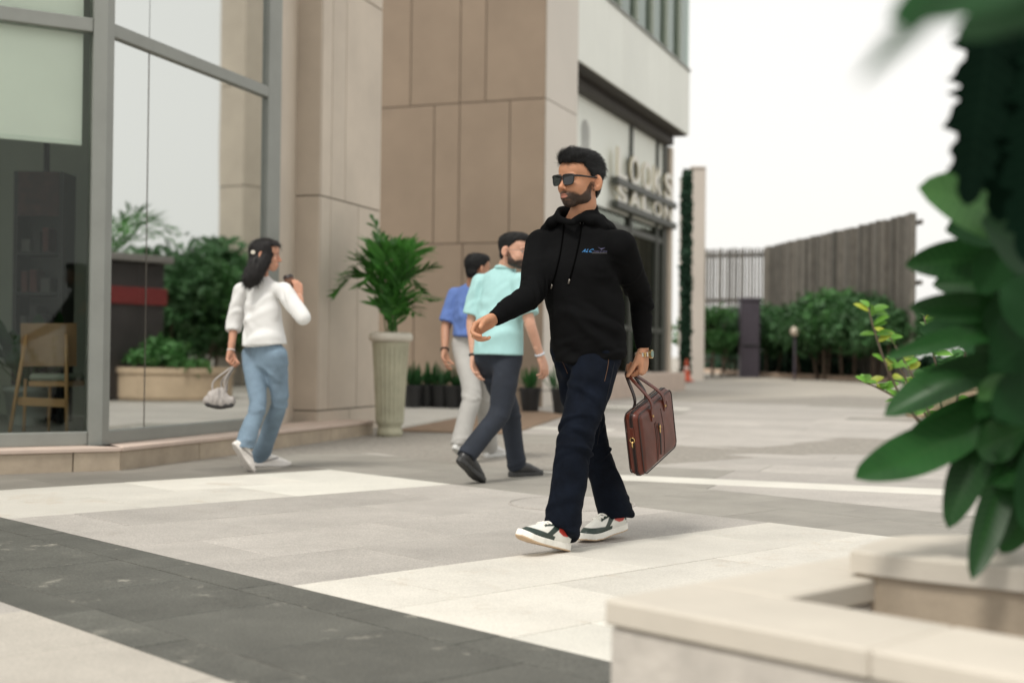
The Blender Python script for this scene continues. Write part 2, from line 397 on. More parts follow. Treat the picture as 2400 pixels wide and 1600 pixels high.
# return wall between the glazing and the pillar
A=Gc+uS*(LG+.235)-vS*.02; B=Pc-vS*(fw-.01)+uS*.06; d=B-A; d[2]=0; L=np.linalg.norm(d); d/=L
v,f=box(A+[0,0,-.1]-np.array([-d[1],d[0],0])*0,d*L,np.array([d[1],-d[0],0])*-.3,Z*10.5); obj('return_wall',v,f,M_clad,cafe)

# ================================================================ SHOP BUILDING (centre)
M_tan=mat('tan_metal_cladding',(.285,.22,.163),.5,.06,1.2,.02,5,orand=.025,spec=.3)
M_sidelit=mat('skylit_side_cladding',(.64,.59,.53),.5,.03,.6,orand=.02,spec=.3)  # open-sky light on the pillar's side face, put into a paler tone
M_white=mat('white_cladding',(.80,.82,.775),.55,.03,.5,orand=.025,spec=.3)
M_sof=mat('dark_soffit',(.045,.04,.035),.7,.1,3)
M_dkframe=mat('dark_shop_frame',(.06,.065,.055),.5,.08,4)
G_shop=glass('shop_glass',3.4,(.40,.46,.41),(.62,.66,.58))
G_up=glass('office_glass',2.6,(.5,.6,.55),(.86,.95,.90))
uB=az(21.); vB=np.array([uB[1],-uB[0],0])
P0=at(892,900,20.5); P0[2]=0; WL=2.66
shop=thing('shop_building','tan clad shop building with white fascia and lettered glass shopfront','building',tuple(P0+vB*3+uB*5))
Q0=P0+vB*WL                 # front right corner of the recess wall
v,f=box(P0-vB*3.2+uB*.03+[0,0,-.3],vB*(WL+3.2-.03),uB*1.49,Z*12.3); obj('wall_core',v,f,M_core,shop)
SEr=[-.3,.33,2.53,4.66,6.9,9.2,12]
cut=[[-2,-.6,.5,1.35,2.2,WL],[-2,-.6,.55,1.35,WL],[-2,-.6,.86,1.28,2.10,WL],[-2,-.6,.45,1.28,1.70,WL],[-2,0,.9,1.8,WL],[-2,0,1.2,WL]]
for (z0,z1),cc in zip(zip(SEr[:-1],SEr[1:]),cut):
    for a,b in zip(cc[:-1],cc[1:]): panel('panel',P0,vB,uB*-1*-1,a,b if b<WL else WL-.0,z0,z1,M_tan,shop,.03,.007)
LP=1.53
for (z0,z1) in zip(SEr[:-1],SEr[1:]):
    panel('panel',Q0-vB*.03,uB,vB,.03,LP,z0,z1,M_sidelit,shop,.03,.007)
S0=Q0+uB*LP; LF=7.55; ZF=5.55; ZW=6.95; ZTOP=11.5; wre=.55
# upper volume: white panels below the strip window, panes above
v,f=box(S0-vB*5+[0,0,ZF+.25],uB*(LF-.04),vB*4.96,Z*(ZTOP-ZF)); obj('upper_core',v,f,M_white,shop)
npn=9
for i in range(npn):
    panel('fascia_panel',S0-vB*.04,uB,vB,LF*i/npn,LF*(i+1)/npn,ZF,ZW-.06,M_white,shop,.04,.004)
v,f=box(S0-vB*.04+[0,0,ZW-.06],uB*LF,vB*.07,Z*.06,.006); obj('window_sill',v,f,M_frame,shop)
npw=7
for i in range(npw):
    a,b=LF*i/npw,LF*(i+1)/npw
    v,f=box(S0-vB*.04+uB*(a+.06)+[0,0,ZW],uB*(b-a-.12),vB*.03,Z*(ZTOP-ZW)); obj('window_pane',v,f,G_up,shop)
    v,f=box(S0-vB*.05+uB*(a-.06)+[0,0,ZW],uB*.12,vB*.11,Z*(ZTOP-ZW),.008); obj('window_mullion',v,f,mat('greenish_mullion',(.30,.34,.28),.5,.05),shop)
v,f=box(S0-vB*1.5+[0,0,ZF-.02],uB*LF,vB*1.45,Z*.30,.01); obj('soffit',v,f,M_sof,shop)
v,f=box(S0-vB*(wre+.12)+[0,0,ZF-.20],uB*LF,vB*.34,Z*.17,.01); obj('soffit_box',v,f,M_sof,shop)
# shop glazing, set back under the soffit
GS=S0-vB*wre
edges=[0,3.25,5.35,LF]      # mullion places along the front
def gpos(px): # along-front distance of a pixel column on the shop glass
    best=min(np.arange(0,12,.01),key=lambda s:abs(pxx(GS+uB*s)-px)); return best
def pxx(p):
    q=np.asarray(p)-CAM0; return 1200+F*q[0]/q[1]
m1,m2=gpos(1471),gpos(1533)
edges=[0,m1,m2,LF]
for i,s in enumerate(edges):
    wdt=.14 if i<3 else .3
    v,f=box(GS+uB*(s-wdt/2)-vB*.06+[0,0,-.2],uB*wdt,vB*.12,Z*(ZF+.05),.01); obj('shop_mullion',v,f,M_dkframe,shop)
v,f=box(GS+uB*(LF+.15)-vB*.3+[0,0,-.2],uB*.25,vB*.42,Z*(ZF),.01); obj('end_pier',v,f,M_clad,shop)
zt1=2.85+.45; zs=.55
for a,b in zip(edges[:-1],edges[1:]):
    for z0,z1 in ((zs,1.35),(1.45,zt1-.06),(zt1+.06,ZF-.1)):
        v,f=box(GS+uB*(a+.07)-vB*.02+[0,0,z0],uB*(b-a-.14),vB*.014,Z*(z1-z0)); obj('shop_pane',v,f,G_shop,shop)
    for z0,h in ((zt1-.06,.12),(1.35,.1)):
        v,f=box(GS+uB*(a+.07)-vB*.05+[0,0,z0],uB*(b-a-.14),vB*.09,Z*h,.008); obj('shop_transom',v,f,M_dkframe,shop)
v,f=box(GS-uB*.1-vB*.5+[0,0,-.3],uB*(LF+.4),vB*(.5+.45),Z*(.3+zs-.02),.02); obj('shop_plinth',v,f,M_psill,shop)
v,f=box(GS+uB*.2-vB*3.0+[0,0,.2],uB*LF,vB*.1,Z*5.2); obj('shop_inner_wall',v,f,mat('shop_inner',(.16,.17,.14),.8,.2,1.),shop)
# white poster film behind the upper panes, with a pale printed figure
zp=at(1560,505,27.)[2]
zf0=at(1580,525,27.)[2]; v,f=box(GS+uB*.1+vB*.004+[0,0,zf0],uB*(LF-.25),vB*.006,Z*(ZF-.1-zf0))
M_film=mat('white_window_film',(.84,.87,.82),.6,.03,.4)
obj('window_film',v,f,M_film,shop)
M_print=mat('pale_print',(.46,.47,.45),.7,.25,1.6)
for k in range(3):
    th=[2*math.pi*t/28 for t in range(28)]
    cs=m1*.42+.12*k; cz=4.55-.55*k; rr=(.42,.30,.36)[k]
    vv=[GS+vB*.0125+uB*(cs+rr*.55*math.cos(t)*(1+.2*math.sin(3*t+k)))+Z*(cz+rr*1.2*math.sin(t)*(1+.15*math.cos(2*t+k))) for t in th]
    obj('printed_figure',vv,[list(range(28))],M_print,shop)
# letters on rails in front of the glass
M_gold=mat('gilded_letter',(.68,.60,.38),.45,.1,5,metal=.2); M_lface=mat('white_letter_face',(.78,.76,.70),.5,.03)
sgn=thing('shop_sign','gilded two line lettering on dark rails across the shopfront','sign',tuple(GS+uB*4+vB*.2+Z*3.6))
s0=gpos(1422); s1=gpos(1560)
for wi,(word,zc,hh) in enumerate((('LOOKS',at(1480,425,25.3)[2]-.35,.98),('SALON',at(1480,480,25.3)[2]-.28,.62))):
    zc=(at(1480,420,24.6)[2],at(1480,475,24.6)[2])[wi]; hh=(.58,.34)[wi]
    step=(s1-s0)/len(word)
    for i,chh in enumerate(word):
        v,f=text_mesh(chh,1.0,.015); wd=v[:,0].max()-v[:,0].min(); ht=v[:,1].max()-v[:,1].min()
        x=(v[:,0]-v[:,0].min())/wd*step*.78; y=(v[:,1]-v[:,1].min())/ht*hh
        p=GS+vB*.16+uB*(s0+i*step)+Z*zc
        W=p+np.outer(x,uB)+np.outer(y,Z)+np.outer(v[:,2],vB)
        o=obj('letter',W,f,M_gold,sgn)
        v2,f2=text_mesh(chh,1.0,0.); x=(v2[:,0]-v[:,0].min())/wd*step*.78; y=(v2[:,1]-v[:,1].min())/ht*hh
        obj('letter_face',p+np.outer(x,uB)+np.outer(y,Z)+vB*.018,f2,M_lface,sgn)
    v,f=box(GS+vB*.08+uB*(s0-.1)+Z*(zc-.12),uB*(s1-s0+.1),vB*.14,Z*.13,.01); obj('rail',v,f,M_dkframe,sgn)
v,f=box(GS+vB*.07+uB*(m1-.25)+Z*(at(1480,425,24.6)[2]),uB*.42,vB*.06,Z*.62,.02); obj('bracket',v,f,M_dkframe,sgn)
# ================================================================ FOLIAGE HELPERS
def leafmat(name,col,col2,rough=.35,trans=.25,veins=True,spec=.25):
    if name in MATS: return MATS[name]
    m=mat(name,col,rough,.18,6,orand=.32,trans=trans,spec=spec)
    if veins:
        t=m.node_tree; N=t.nodes; L=t.links; b=N['Principled BSDF']
        cur=b.inputs['Base Color'].links[0].from_socket
        uv=N.new('ShaderNodeUVMap'); sp=N.new('ShaderNodeSeparateXYZ'); L.new(uv.outputs[0],sp.inputs[0])
        ab=N.new('ShaderNodeMath'); ab.operation='ABSOLUTE'; L.new(sp.outputs[1],ab.inputs[0])
        a=N.new('ShaderNodeMath'); a.operation='MULTIPLY_ADD'; a.inputs[1].default_value=-9.; L.new(ab.outputs[0],a.inputs[0])
        m2=N.new('ShaderNodeMath'); m2.operation='MULTIPLY'; m2.inputs[1].default_value=120.; L.new(sp.outputs[0],m2.inputs[0]); L.new(m2.outputs[0],a.inputs[2])
        s=N.new('ShaderNodeMath'); s.operation='SINE'; L.new(a.outputs[0],s.inputs[0])
        r=N.new('ShaderNodeMapRange'); r.inputs[1].default_value=.55; r.inputs[2].default_value=1; r.inputs[3].default_value=0; r.inputs[4].default_value=.45; L.new(s.outputs[0],r.inputs[0])
        mr=N.new('ShaderNodeMapRange'); mr.inputs[1].default_value=.0; mr.inputs[2].default_value=.07; mr.inputs[3].default_value=.8; mr.inputs[4].default_value=0; L.new(ab.outputs[0],mr.inputs[0])
        mx0=N.new('ShaderNodeMath'); mx0.operation='MAXIMUM'; L.new(r.outputs[0],mx0.inputs[0]); L.new(mr.outputs[0],mx0.inputs[1])
        mx=N.new('ShaderNodeMix'); mx.data_type='RGBA'; L.new(mx0.outputs[0],mx.inputs[0]); L.new(cur,mx.inputs[6]); mx.inputs[7].default_value=(*col2,1)
        L.new(mx.outputs[2],b.inputs['Base Color'])
    return m
def nrm(v): v=np.asarray(v,float); return v/(np.linalg.norm(v)+1e-12)
def blade(base,tip,width,nh,sag=.1,fold=.15,nl=14,nw=4,wpos=.55,sharp=.7,wav=0.,serr=0.,curl=0.,th=.0012):
    """leaf surface from base to tip: midrib sagging along -Z, two halves folded up; closed thin solid"""
    base,tip=np.asarray(base,float),np.asarray(tip,float); d=tip-base; L=np.linalg.norm(d); t0=d/L
    s=nrm(np.cross(t0,nh)); n=np.cross(s,t0)
    V=[];UV=[]
    for i in range(nl+1):
        u=i/nl
        c=base+d*u+n*(sag*L*math.sin(math.pi*u))-Z*(curl*L*u*u)
        w=width*.5*(math.sin(math.pi*min(1,u**(math.log(.5)/math.log(wpos))))**sharp if 0<u<1 else .02)
        for j in range(-nw,nw+1):
            q=j/nw
            ww=w*(1+ (serr*(((u*10+.25*math.sin(u*23))%1)-.6)*(.6+.4*math.sin(u*37)) if abs(q)>.9 else 0))
            V.append(c+s*(ww*q)+n*(fold*w*abs(q)**1.3+wav*w*abs(q)*math.sin(u*17+q*2))); UV.append((u,q))
    k=2*nw+1; f=[[i*k+j,i*k+j+1,(i+1)*k+j+1,(i+1)*k+j] for i in range(nl) for j in range(k-1)]
    return np.array(V),f,np.array(UV)
def leaf_cloud(c,rad,n,size,flat=.0,rng=RNG,shell=.55,gap=None):
    """many small leaf quads inside an ellipsoid, clumped"""
    c=np.asarray(c,float); rad=np.asarray(rad,float)
    nc=max(6,n//60); cc=rng.normal(size=(nc,3)); cc/=np.linalg.norm(cc,axis=1)[:,None]; cc*= (shell+(1-shell)*rng.rand(nc,1)**.5)
    k=rng.randint(0,nc,n); p=cc[k]+rng.normal(size=(n,3))*.17
    p=c+p*rad
    d=rng.normal(size=(n,3)); d/=np.linalg.norm(d,axis=1)[:,None]
    e=np.cross(d,rng.normal(size=(n,3))); e/=np.linalg.norm(e,axis=1)[:,None]+1e-9
    s=size*(.6+.8*rng.rand(n,1)); d*=s; e*=s*.42
    nn=np.cross(d,e); nn/=np.linalg.norm(nn,axis=1)[:,None]
    V=np.stack([p-d,p+e-d*.1+nn*s*.1,p+d,p-e-d*.1+nn*s*.1],1).reshape(-1,3)
    Fq=np.arange(4*n).reshape(n,4)
    return V,Fq
def limbpts(a,b,n=6,wob=.03,rng=RNG):
    a,b=np.asarray(a,float),np.asarray(b,float); t=np.linspace(0,1,n)[:,None]
    return a+(b-a)*t+np.sin(t*math.pi)*rng.normal(size=3)*wob*np.linalg.norm(b-a)
def tree(name,label,cat,base,h,crown_r,crown_h,mleaf,mbark,n=1800,size=.09,group=None,stems=1,tr=.05):
    base=np.asarray(base,float)
    t=thing(name,label,cat,tuple(base),group)
    cc=base+Z*(h-crown_h*.5)
    parts=[]
    for k in range(stems):
        o=np.array([RNG.uniform(-.3,.3)*crown_r,RNG.uniform(-.3,.3)*crown_r,0]) if stems>1 else np.zeros(3)
        parts.append(tube(limbpts(base+o-Z*.1,cc+o*1.5,6,.04),np.linspace(tr,tr*.45,6),7))
        for q in range(3):
            dr=RNG.normal(size=3); dr[2]=abs(dr[2])*.6; dr=nrm(dr)
            parts.append(tube(limbpts(cc+o*1.3-Z*crown_h*.25,cc+o+dr*np.array([crown_r,crown_r,crown_h*.5])*.8,5,.05),np.linspace(tr*.4,tr*.12,5),5))
    obj('trunk',*join(parts),mbark,t,smooth=True)
    v,f=leaf_cloud(cc,(crown_r,crown_r,crown_h*.5),n,size)
    obj('crown',v,f,mleaf,t)
    return t
# ================================================================ FAR RIGHT: garden wall, screen, shrubs
M_bark=mat('shrub_bark',(.13,.095,.07),.9,.25,9)
M_hedge=mat('hedge_leaf',(.045,.125,.04),.6,.35,3,orand=.15,trans=.25)
M_hedge2=mat('lighter_hedge_leaf',(.06,.17,.045),.6,.35,3,orand=.15,trans=.25)
M_cover=mat('ground_cover_leaf',(.02,.06,.03),.7,.3,3,trans=.2)
M_slat=mat('weathered_wood_slat',(.145,.132,.112),.75,.2,3,orand=.22)
M_slat2=mat('dark_wood_slat',(.105,.097,.083),.75,.2,3,orand=.25)
M_tower=mat('pale_concrete',(.52,.47,.42),.8,.06,.5)
M_vine=mat('vine_leaf',(.02,.065,.035),.7,.3,3,trans=.2)
def boxat(name,px0,px1,pytop,Y,zb,dep,m,par=None,bev=.02):
    a=at(px0,800,Y);b=at(px1,800,Y);zt=at((px0+px1)/2,pytop,Y)[2]
    v,f=box([a[0],Y,zb],[b[0]-a[0],0,0],[0,dep,0],[0,0,zt-zb],bev); return obj(name,v,f,m,par)
# pale pier with a green wall beside the shop
tw=thing('concrete_pier','tall pale concrete pier rising behind the shop corner','pier',tuple(at(1634,880,36.)*[1,1,0]))
boxat('pier_shaft',1616,1651,394,36.,-.5,2.5,M_tower,tw)
boxat('pier_cap',1615,1652,389,35.96,at(1634,395,36)[2],2.58,M_tower,tw,.03)
gw=thing('green_wall','narrow climbing plant panel beside the pale concrete pier','vine',tuple(at(1608,880,34.)*[1,1,0]))
boxat('trellis',1598,1617,398,34.,-.3,.25,M_bark,gw,.01)
a=at(1608,640,33.8); nq=3200; pq=a+np.stack([RNG.uniform(-.115,.115,nq),RNG.uniform(-.1,.1,nq),RNG.uniform(-2.6,2.62,nq)],1); dq=RNG.normal(size=(nq,3))*.05; eq=RNG.normal(size=(nq,3))*.035
v,f=np.stack([pq-dq,pq+eq,pq+dq,pq-eq],1).reshape(-1,3),np.arange(4*nq).reshape(nq,4); obj('leaves',v,f,M_vine,gw)
# screen wall of upright slats, two runs meeting at a corner
YA,YB,YC=46.,45.,34.
zA=gz(45)-.2
def screen(name,label,pA,pB,zt,nsl,gap,m,dep=.12,rails=(.25,.6,.95)):
    pA,pB=np.asarray(pA,float),np.asarray(pB,float); d=pB-pA; L=np.linalg.norm(d[:2]); u=nrm([d[0],d[1],0]); n=np.array([u[1],-u[0],0])
    t=thing(name,label,'screen',(pA[0],pA[1],zA))
    for i in range(nsl):
        s=L*i/nsl; wdt=L/nsl*(1-gap)*random.uniform(.75,1.2); off=random.choice((0,.05,.1))
        zb=zA-.3; ztop=zt+random.uniform(-.02,.02)
        if random.random()<.35 and gap>.3: zb=zA+random.uniform(.3,2.6)
        v,f=box(pA+u*s+n*off+[0,0,zb-pA[2]],u*wdt,n*dep,Z*(ztop-zb)); obj('slat',v,f,m if random.random()<.6 else M_slat2,t)
    for r in rails:
        v,f=box(pA-n*.08+[0,0,zA+(zt-zA)*r-.06-pA[2]],u*L,n*.07,Z*.12); obj('rail',v,f,M_slat2,t)
    return t
pA=at(1640,585,YA); pB=at(1806,581,YB); pC=at(2157,497,YC)
screen('slatted_screen','open slatted timber screen with sky showing through the gaps',[pA[0],pA[1],0],[pB[0],pB[1],0],(pA[2]+pB[2])/2,22,.52,M_slat)
screen('slatted_screen','dense slatted timber screen wall rising toward the large leaves',[pB[0]+.02,pB[1]-.02,0],[pC[0],pC[1],0],(pB[2]+pC[2])/2,96,.10,M_slat)
# planting bed
def gY(x,y,it=12):
    """ground point under a pixel on the gently rising plaza"""
    z=0.
    for _ in range(it):
        p=gnd(x,y,z) if y>845 else at(x,y,60); z=.5*z+.5*gz(p[1])
    return p
bedA=gY(1625,868); bedB=gY(1800,880); bedC=gY(2120,895); bedD=gY(2500,905)
M_soil=mat('planting_soil',(.09,.065,.045),.95,.25,5)
bed=[bedA[:2],bedB[:2],bedC[:2],bedD[:2],(bedD+[6,10,0])[:2],(bedA+[1,10,0])[:2]]
v,f=prism(bed,-.4,0); v[:,2]+=np.where(v[:,2]>-.2,np.array([gz(y) for y in v[:,1]])+.06,0); tag(obj('planting_bed',v,f,M_soil),kind='structure')
M_kerb=mat('warm_stone_kerb',(.48,.36,.27),.8,.12,5,orand=.08)
kb=thing('bed_kerb','low warm stone kerb along the planting bed','kerb',tuple(bedB))
kp=[bedA,bedB,bedC,bedD]
for p,q in zip(kp[:-1],kp[1:]):
    n=6
    for i in range(n):
        a=p+(q-p)*(i/n); b=p+(q-p)*((i+.985)/n); d=b-a; nn=nrm([d[1],-d[0],0])
        v,f=box(a+[0,0,-.2],d,nn*.25,Z*.3,.02); obj('kerb_stone',v,f,M_kerb,kb)
Pp=[];
for i in range(2600):
    t=random.random()*3; k=int(t); t-=k; p=kp[k]+(kp[k+1]-kp[k])*t+np.array([random.random()*.8,.15+random.random()*1.6,0]); Pp.append([p[0],p[1],gz(p[1])+.1+random.random()*.5])
Pp=np.array(Pp); n=len(Pp); d=RNG.normal(size=(n,3))*.13; e=RNG.normal(size=(n,3))*.07
tag(obj('ground_cover',np.stack([Pp-d,Pp+e,Pp+d,Pp-e],1).reshape(-1,3),np.arange(4*n).reshape(n,4),M_cover),'low dark green ground cover in front of the screen','ground cover',kind='stuff')
trs=[(1668,728,40,1.05,'dark rounded shrub tree nearest the pale pier'),(1722,740,41,.8,'small shrub tree left of the purple post'),(1795,722,40.5,1.1,'rounded shrub tree right of the purple post'),(1838,728,41,1.0,'shrub tree at the corner of the slatted screen'),
 (1893,716,39,1.05,'shrub tree behind the white globe lamp'),(1935,700,37.5,1.1,'tall shrub tree in the middle of the dense screen'),(1990,692,37,1.15,'tallest shrub tree before the dense screen'),(2040,700,36,1.1,'shrub tree just left of the bright sprig'),(2095,720,35,1.0,'shrub tree partly behind the bright green sprig')]
for i,(x,y,Y,r,lb) in enumerate(trs):
    zt=at(x,y,Y)[2]; b=at(x,850,Y); b[2]=gz(Y)
    tree('shrub_tree',lb,'shrub',b,zt-b[2],r*.95,(zt-b[2])*.62,M_hedge if i%3 else M_hedge2,M_bark,3400,.11,'clipped shrub trees before the slatted screen',stems=3,tr=.05)
M_post=mat('purple_grey_post',(.055,.045,.06),.6,.12,3)
po=thing('bollard_post','dark purple grey square post among the shrub trees','post',tuple(at(1758,850,39.)*[1,1,0]))
boxat('post_shaft',1737,1781,704,39.,0,.5,M_post,po)
boxat('post_cap',1735,1783,697,38.97,at(1758,706,39)[2],.56,M_post,po)
boxat('post_groove',1741,1777,806,38.96,at(1758,812,39)[2],.1,mat('post_groove',(.02,.018,.022),.7,.1),po)
lm=thing('globe_lamp','small white globe garden lamp between the shrub trees','lamp',tuple(at(1863,850,37.)*[1,1,0]))
c=at(1863,776,37.); v,f=lathe(c,[(.001,-.14),(.08,-.125),(.13,-.05),(.14,0),(.12,.07),(.07,.12),(.001,.14)],16); obj('globe',v,f,mat('opal_globe',(.55,.47,.38),.3,.02),lm,smooth=True)
v,f=tube([[c[0],c[1],.2],[c[0],c[1],c[2]-.13]],.035,8); obj('stem',v,f,M_post,lm)
# traffic cone and bollard rail at the shop corner
cn=gY(1609,884); cn=at(1609,880,33.); cn[2]=max(gz(33),.25)
M_cone=mat('orange_red_cone',(.62,.10,.045),.5,.08,4); 
tc_=thing('traffic_cone','orange red traffic cone standing at the shop corner','traffic cone',tuple(cn))
v,f=lathe(cn,[(.125,.03),(.11,.05),(.075,.25),(.07,.27)],20); obj('cone_lower',v,f,M_cone,tc_,smooth=True)
v,f=lathe(cn,[(.0705,.27),(.055,.37)],20); obj('cone_band',v,f,mat('cone_band',(.7,.5,.45),.4,.05),tc_,smooth=True)
v,f=lathe(cn,[(.055,.37),(.025,.54),(.018,.55)],20); obj('cone_tip',v,f,M_cone,tc_,smooth=True)
v,f=box(cn+[-.17,-.17,0],[.34,0,0],[0,.34,0],[0,0,.03],.01); obj('cone_base',v,f,M_cone,tc_)
# ================================================================ RECESS: mat, pots, urn palm
M_matr=mat('brown_coir_mat',(.255,.175,.115),.95,.12,8,.4,300)
q=[gY(930,1012),gY(1180,1016),gY(1322,985),gY(1240,952),gY(1085,985)]
v,f=prism([p[:2] for p in (gY(925,1011),gY(1200,1018),gY(1325,975),gY(1210,954))],0,.012,.003); v[:,2]+=np.array([gz(y) for y in v[:,1]])+.004
tag(obj('door_mat',v,f,M_matr),'wide brown coir mat on the paving before the recess','door mat')
v,f=prism([p[:2] for p in (gY(925,1006),gY(1110,973),gY(1110,942),gY(925,938))],0,.02,.003); v[:,2]+=np.array([gz(y) for y in v[:,1]])+.002
tag(obj('stone_step',v,f,M_light),'pale stone landing slab between the urn and the potted row','step')
M_pot=mat('black_plastic_pot',(.018,.018,.018),.5,.1,6)
M_potleaf=leafmat('pot_plant_leaf',(.03,.105,.03),(.06,.16,.05),.45,.3,False)
pots=[(968,18.7),(1000,18.9),(1032,18.8),(1065,18.7),(1098,18.6),(1243,18.2),(1318,17.9)]
plab=['leftmost potted plant in the row, half hidden by the urn','second potted plant from the urn in the dark pot row','third potted plant from the urn in the dark pot row','fourth potted plant from the urn, beside the grey trousers','potted plant showing just behind the grey trousers','single potted plant right of the man in the aqua shirt','potted plant at the pillar, half hidden by the walking man']
for i,(x,Y) in enumerate(pots):
    b=at(x,900,Y); b[2]=gz(Y); t=thing('potted_plant',plab[i],'potted plant',tuple(b),'small potted plants along the recess wall')
    v,f=lathe(b,[(.10,0),(.115,.02),(.15,.30),(.16,.30),(.16,.34),(.14,.34),(.135,.31)],18); obj('pot',v,f,M_pot,t,smooth=False)
    V=[];Fq=[];n0=0;UV=[]
    for k in range(26):
        aa=random.uniform(0,6.28); l=random.uniform(.22,.42); tl=random.uniform(.15,.8)
        bs=b+[random.uniform(-.07,.07),random.uniform(-.07,.07),.30]; tp=bs+np.array([math.cos(aa)*l*tl,math.sin(aa)*l*tl,l*(1-.35*tl)])
        v,f,u_=blade(bs,tp,.05,[math.cos(aa),math.sin(aa),.8],.08,.2,6,2); V.append(v); Fq+=[[q_+n0 for q_ in ff] for ff in f]; n0+=len(v); UV.append(u_)
    obj('foliage',np.concatenate(V),Fq,M_potleaf,t,smooth=True,uvs=np.concatenate(UV))
# fluted urn
M_urn=mat('mossy_pale_stone_urn',(.40,.385,.28),.75,.12,5,.2,60,stain=(7.,.6,(.27,.29,.19),.5))
M_urnrim=mat('pale_stone_rim',(.60,.56,.48),.7,.08,6,.1,60)
def urn(label,b,H,R,grp):
    t=thing('stone_urn',label,'urn',tuple(b),grp)
    nfl=20
    def fl(a,z): return 1+ (-.10*max(0,math.cos(a*nfl))**2*(1 if .16*H<z<.86*H else 0))
    prof=[(R*.62,.0),(R*.66,.03*H),(R*.66,.055*H),(R*.60,.075*H),(R*.60,.10*H),(R*.70,.125*H),(R*.72,.15*H)]
    prof+=[(R*(.72+.20*((z-.16)/.70)**1.1),z*H) for z in np.linspace(.165,.86,14)]
    prof+=[(R*.94,.875*H),(R*.95,.90*H),(R*.92,.91*H)]
    v,f=lathe(b,prof,120,fl); obj('body',v,f,M_urn,t,smooth=True)
    v,f=lathe(b,[(R*.80,.905*H),(R*1.04,.915*H),(R*1.12,.935*H),(R*1.13,.965*H),(R*1.06,.99*H),(R*.96,1.0*H),(R*.9,.985*H),(R*.86,.93*H)],48); obj('rim',v,f,M_urnrim,t,smooth=True)
    v,f=lathe(b,[(R*.86,.94*H),(R*.5,.95*H),(.01,.955*H)],24); obj('soil',v,f,M_soil,t)
    return t
ub_=gY(913,1022); UY=ub_[1]; UH=at(913,779,UY)[2]-ub_[2]; UR=(at(962,900,UY)[0]-at(868,900,UY)[0])/2*.98
urn('tall fluted pale stone urn holding a feathery palm',ub_,UH,UR,None)
# palm in the urn: every frond is a part
M_palm=leafmat('palm_frond',(.06,.20,.035),(.07,.2,.04),.4,.3,False)
def frond(base,pts,leaf,nl,m,par,name='frond',dens=1.,wl=.022):
    """arching rachis through pts with two rows of leaflets"""
    P=[np.asarray(base,float)]+[np.asarray(p,float) for p in pts]
    T=np.linspace(0,1,len(P)); tt=np.linspace(0,1,nl); 
    C=np.array([[np.interp(t,T,[p[k] for p in P]) for k in range(3)] for t in tt])
    for _ in range(6): C[1:-1]=.25*C[:-2]+.5*C[1:-1]+.25*C[2:]
    parts=[tube(C,np.linspace(.007,.002,nl),5)]
    for i in range(3,nl):
        t=tt[i]; tg=nrm(C[min(i+1,nl-1)]-C[i-1]); s=nrm(np.cross(tg,Z)+RNG.normal(size=3)*.12)
        l=leaf*(math.sin(math.pi*min(1,.15+.85*t))**.6)*RNG.uniform(.8,1.1)
        if t>.93: l*=.8
        for sg in (-1,1):
            d=nrm(tg*(.55+.5*t)+s*sg*.8+Z*.22+RNG.normal(size=3)*.1)
            v,f,_=blade(C[i],C[i]+d*l-Z*l*.12,wl,nrm(np.cross(d,s*sg)+Z*.3),.06,.1,4,1); parts.append((v,f))
    return obj(name,*join(parts),m,par,smooth=True)
pt=thing('potted_palm','feathery green palm growing out of the fluted urn','palm',tuple(ub_+[0,0,UH*.95]))
top=ub_+[0,0,UH*.95]
FR=[((905,640),(893,560),(868,500),.16),((925,620),(915,590),(900,578),.3),((890,640),(850,600),(800,672),.3),((880,650),(830,640),(778,695),.28),((935,640),(960,590),(985,600),.3),((930,660),(975,640),(1015,622),.28),
    ((930,690),(980,700),(1030,705),.26),((925,710),(955,720),(985,740),.2),((905,640),(915,590),(940,572),.32),((895,630),(885,590),(872,600),.3),((915,630),(930,590),(965,575),.3),((900,660),(870,640),(850,665),.26),((925,660),(950,640),(1000,690),.24),((912,650),(905,600),(920,580),.3),((900,650),(880,620),(895,575),.28),((920,655),(945,625),(955,600),.26)]
for i,(a,b,c,l) in enumerate(FR):
    dy=random.uniform(-.35,.35)
    bs=top+[random.uniform(-.07,.07),random.uniform(-.06,.06),-.05]
    frond(bs,[at(*a,UY+dy*.25),at(*b,UY+dy*.7),at(*c,UY+dy)],l*1.25,22,M_palm,pt,wl=.042)
# ================================================================ STONE PLANTER (front right)
M_cap=mat('cream_stone_cap',(.55,.505,.435),.75,.05,4,.10,80,orand=.03,stain=(6.,.66,(.50,.38,.27),.4))
M_pwall=mat('rough_pale_stone_wall',(.50,.465,.42),.85,.10,9,.35,45,orand=.03,stain=(5.,.6,(.44,.38,.30),.5))
E1=np.append(-D1,0); E2=np.append(D2,0)         # E1 towards the camera right, E2 away right
PZ=.35; ck=gnd(1415,1401,PZ); ck[2]=0
pl=thing('stone_planter','low cream stone planter with thick capped walls at front right','planter',tuple(ck+E1*.3+E2*.3))
WF=.30; WLf=.235; LA=1.0; LB=1.9
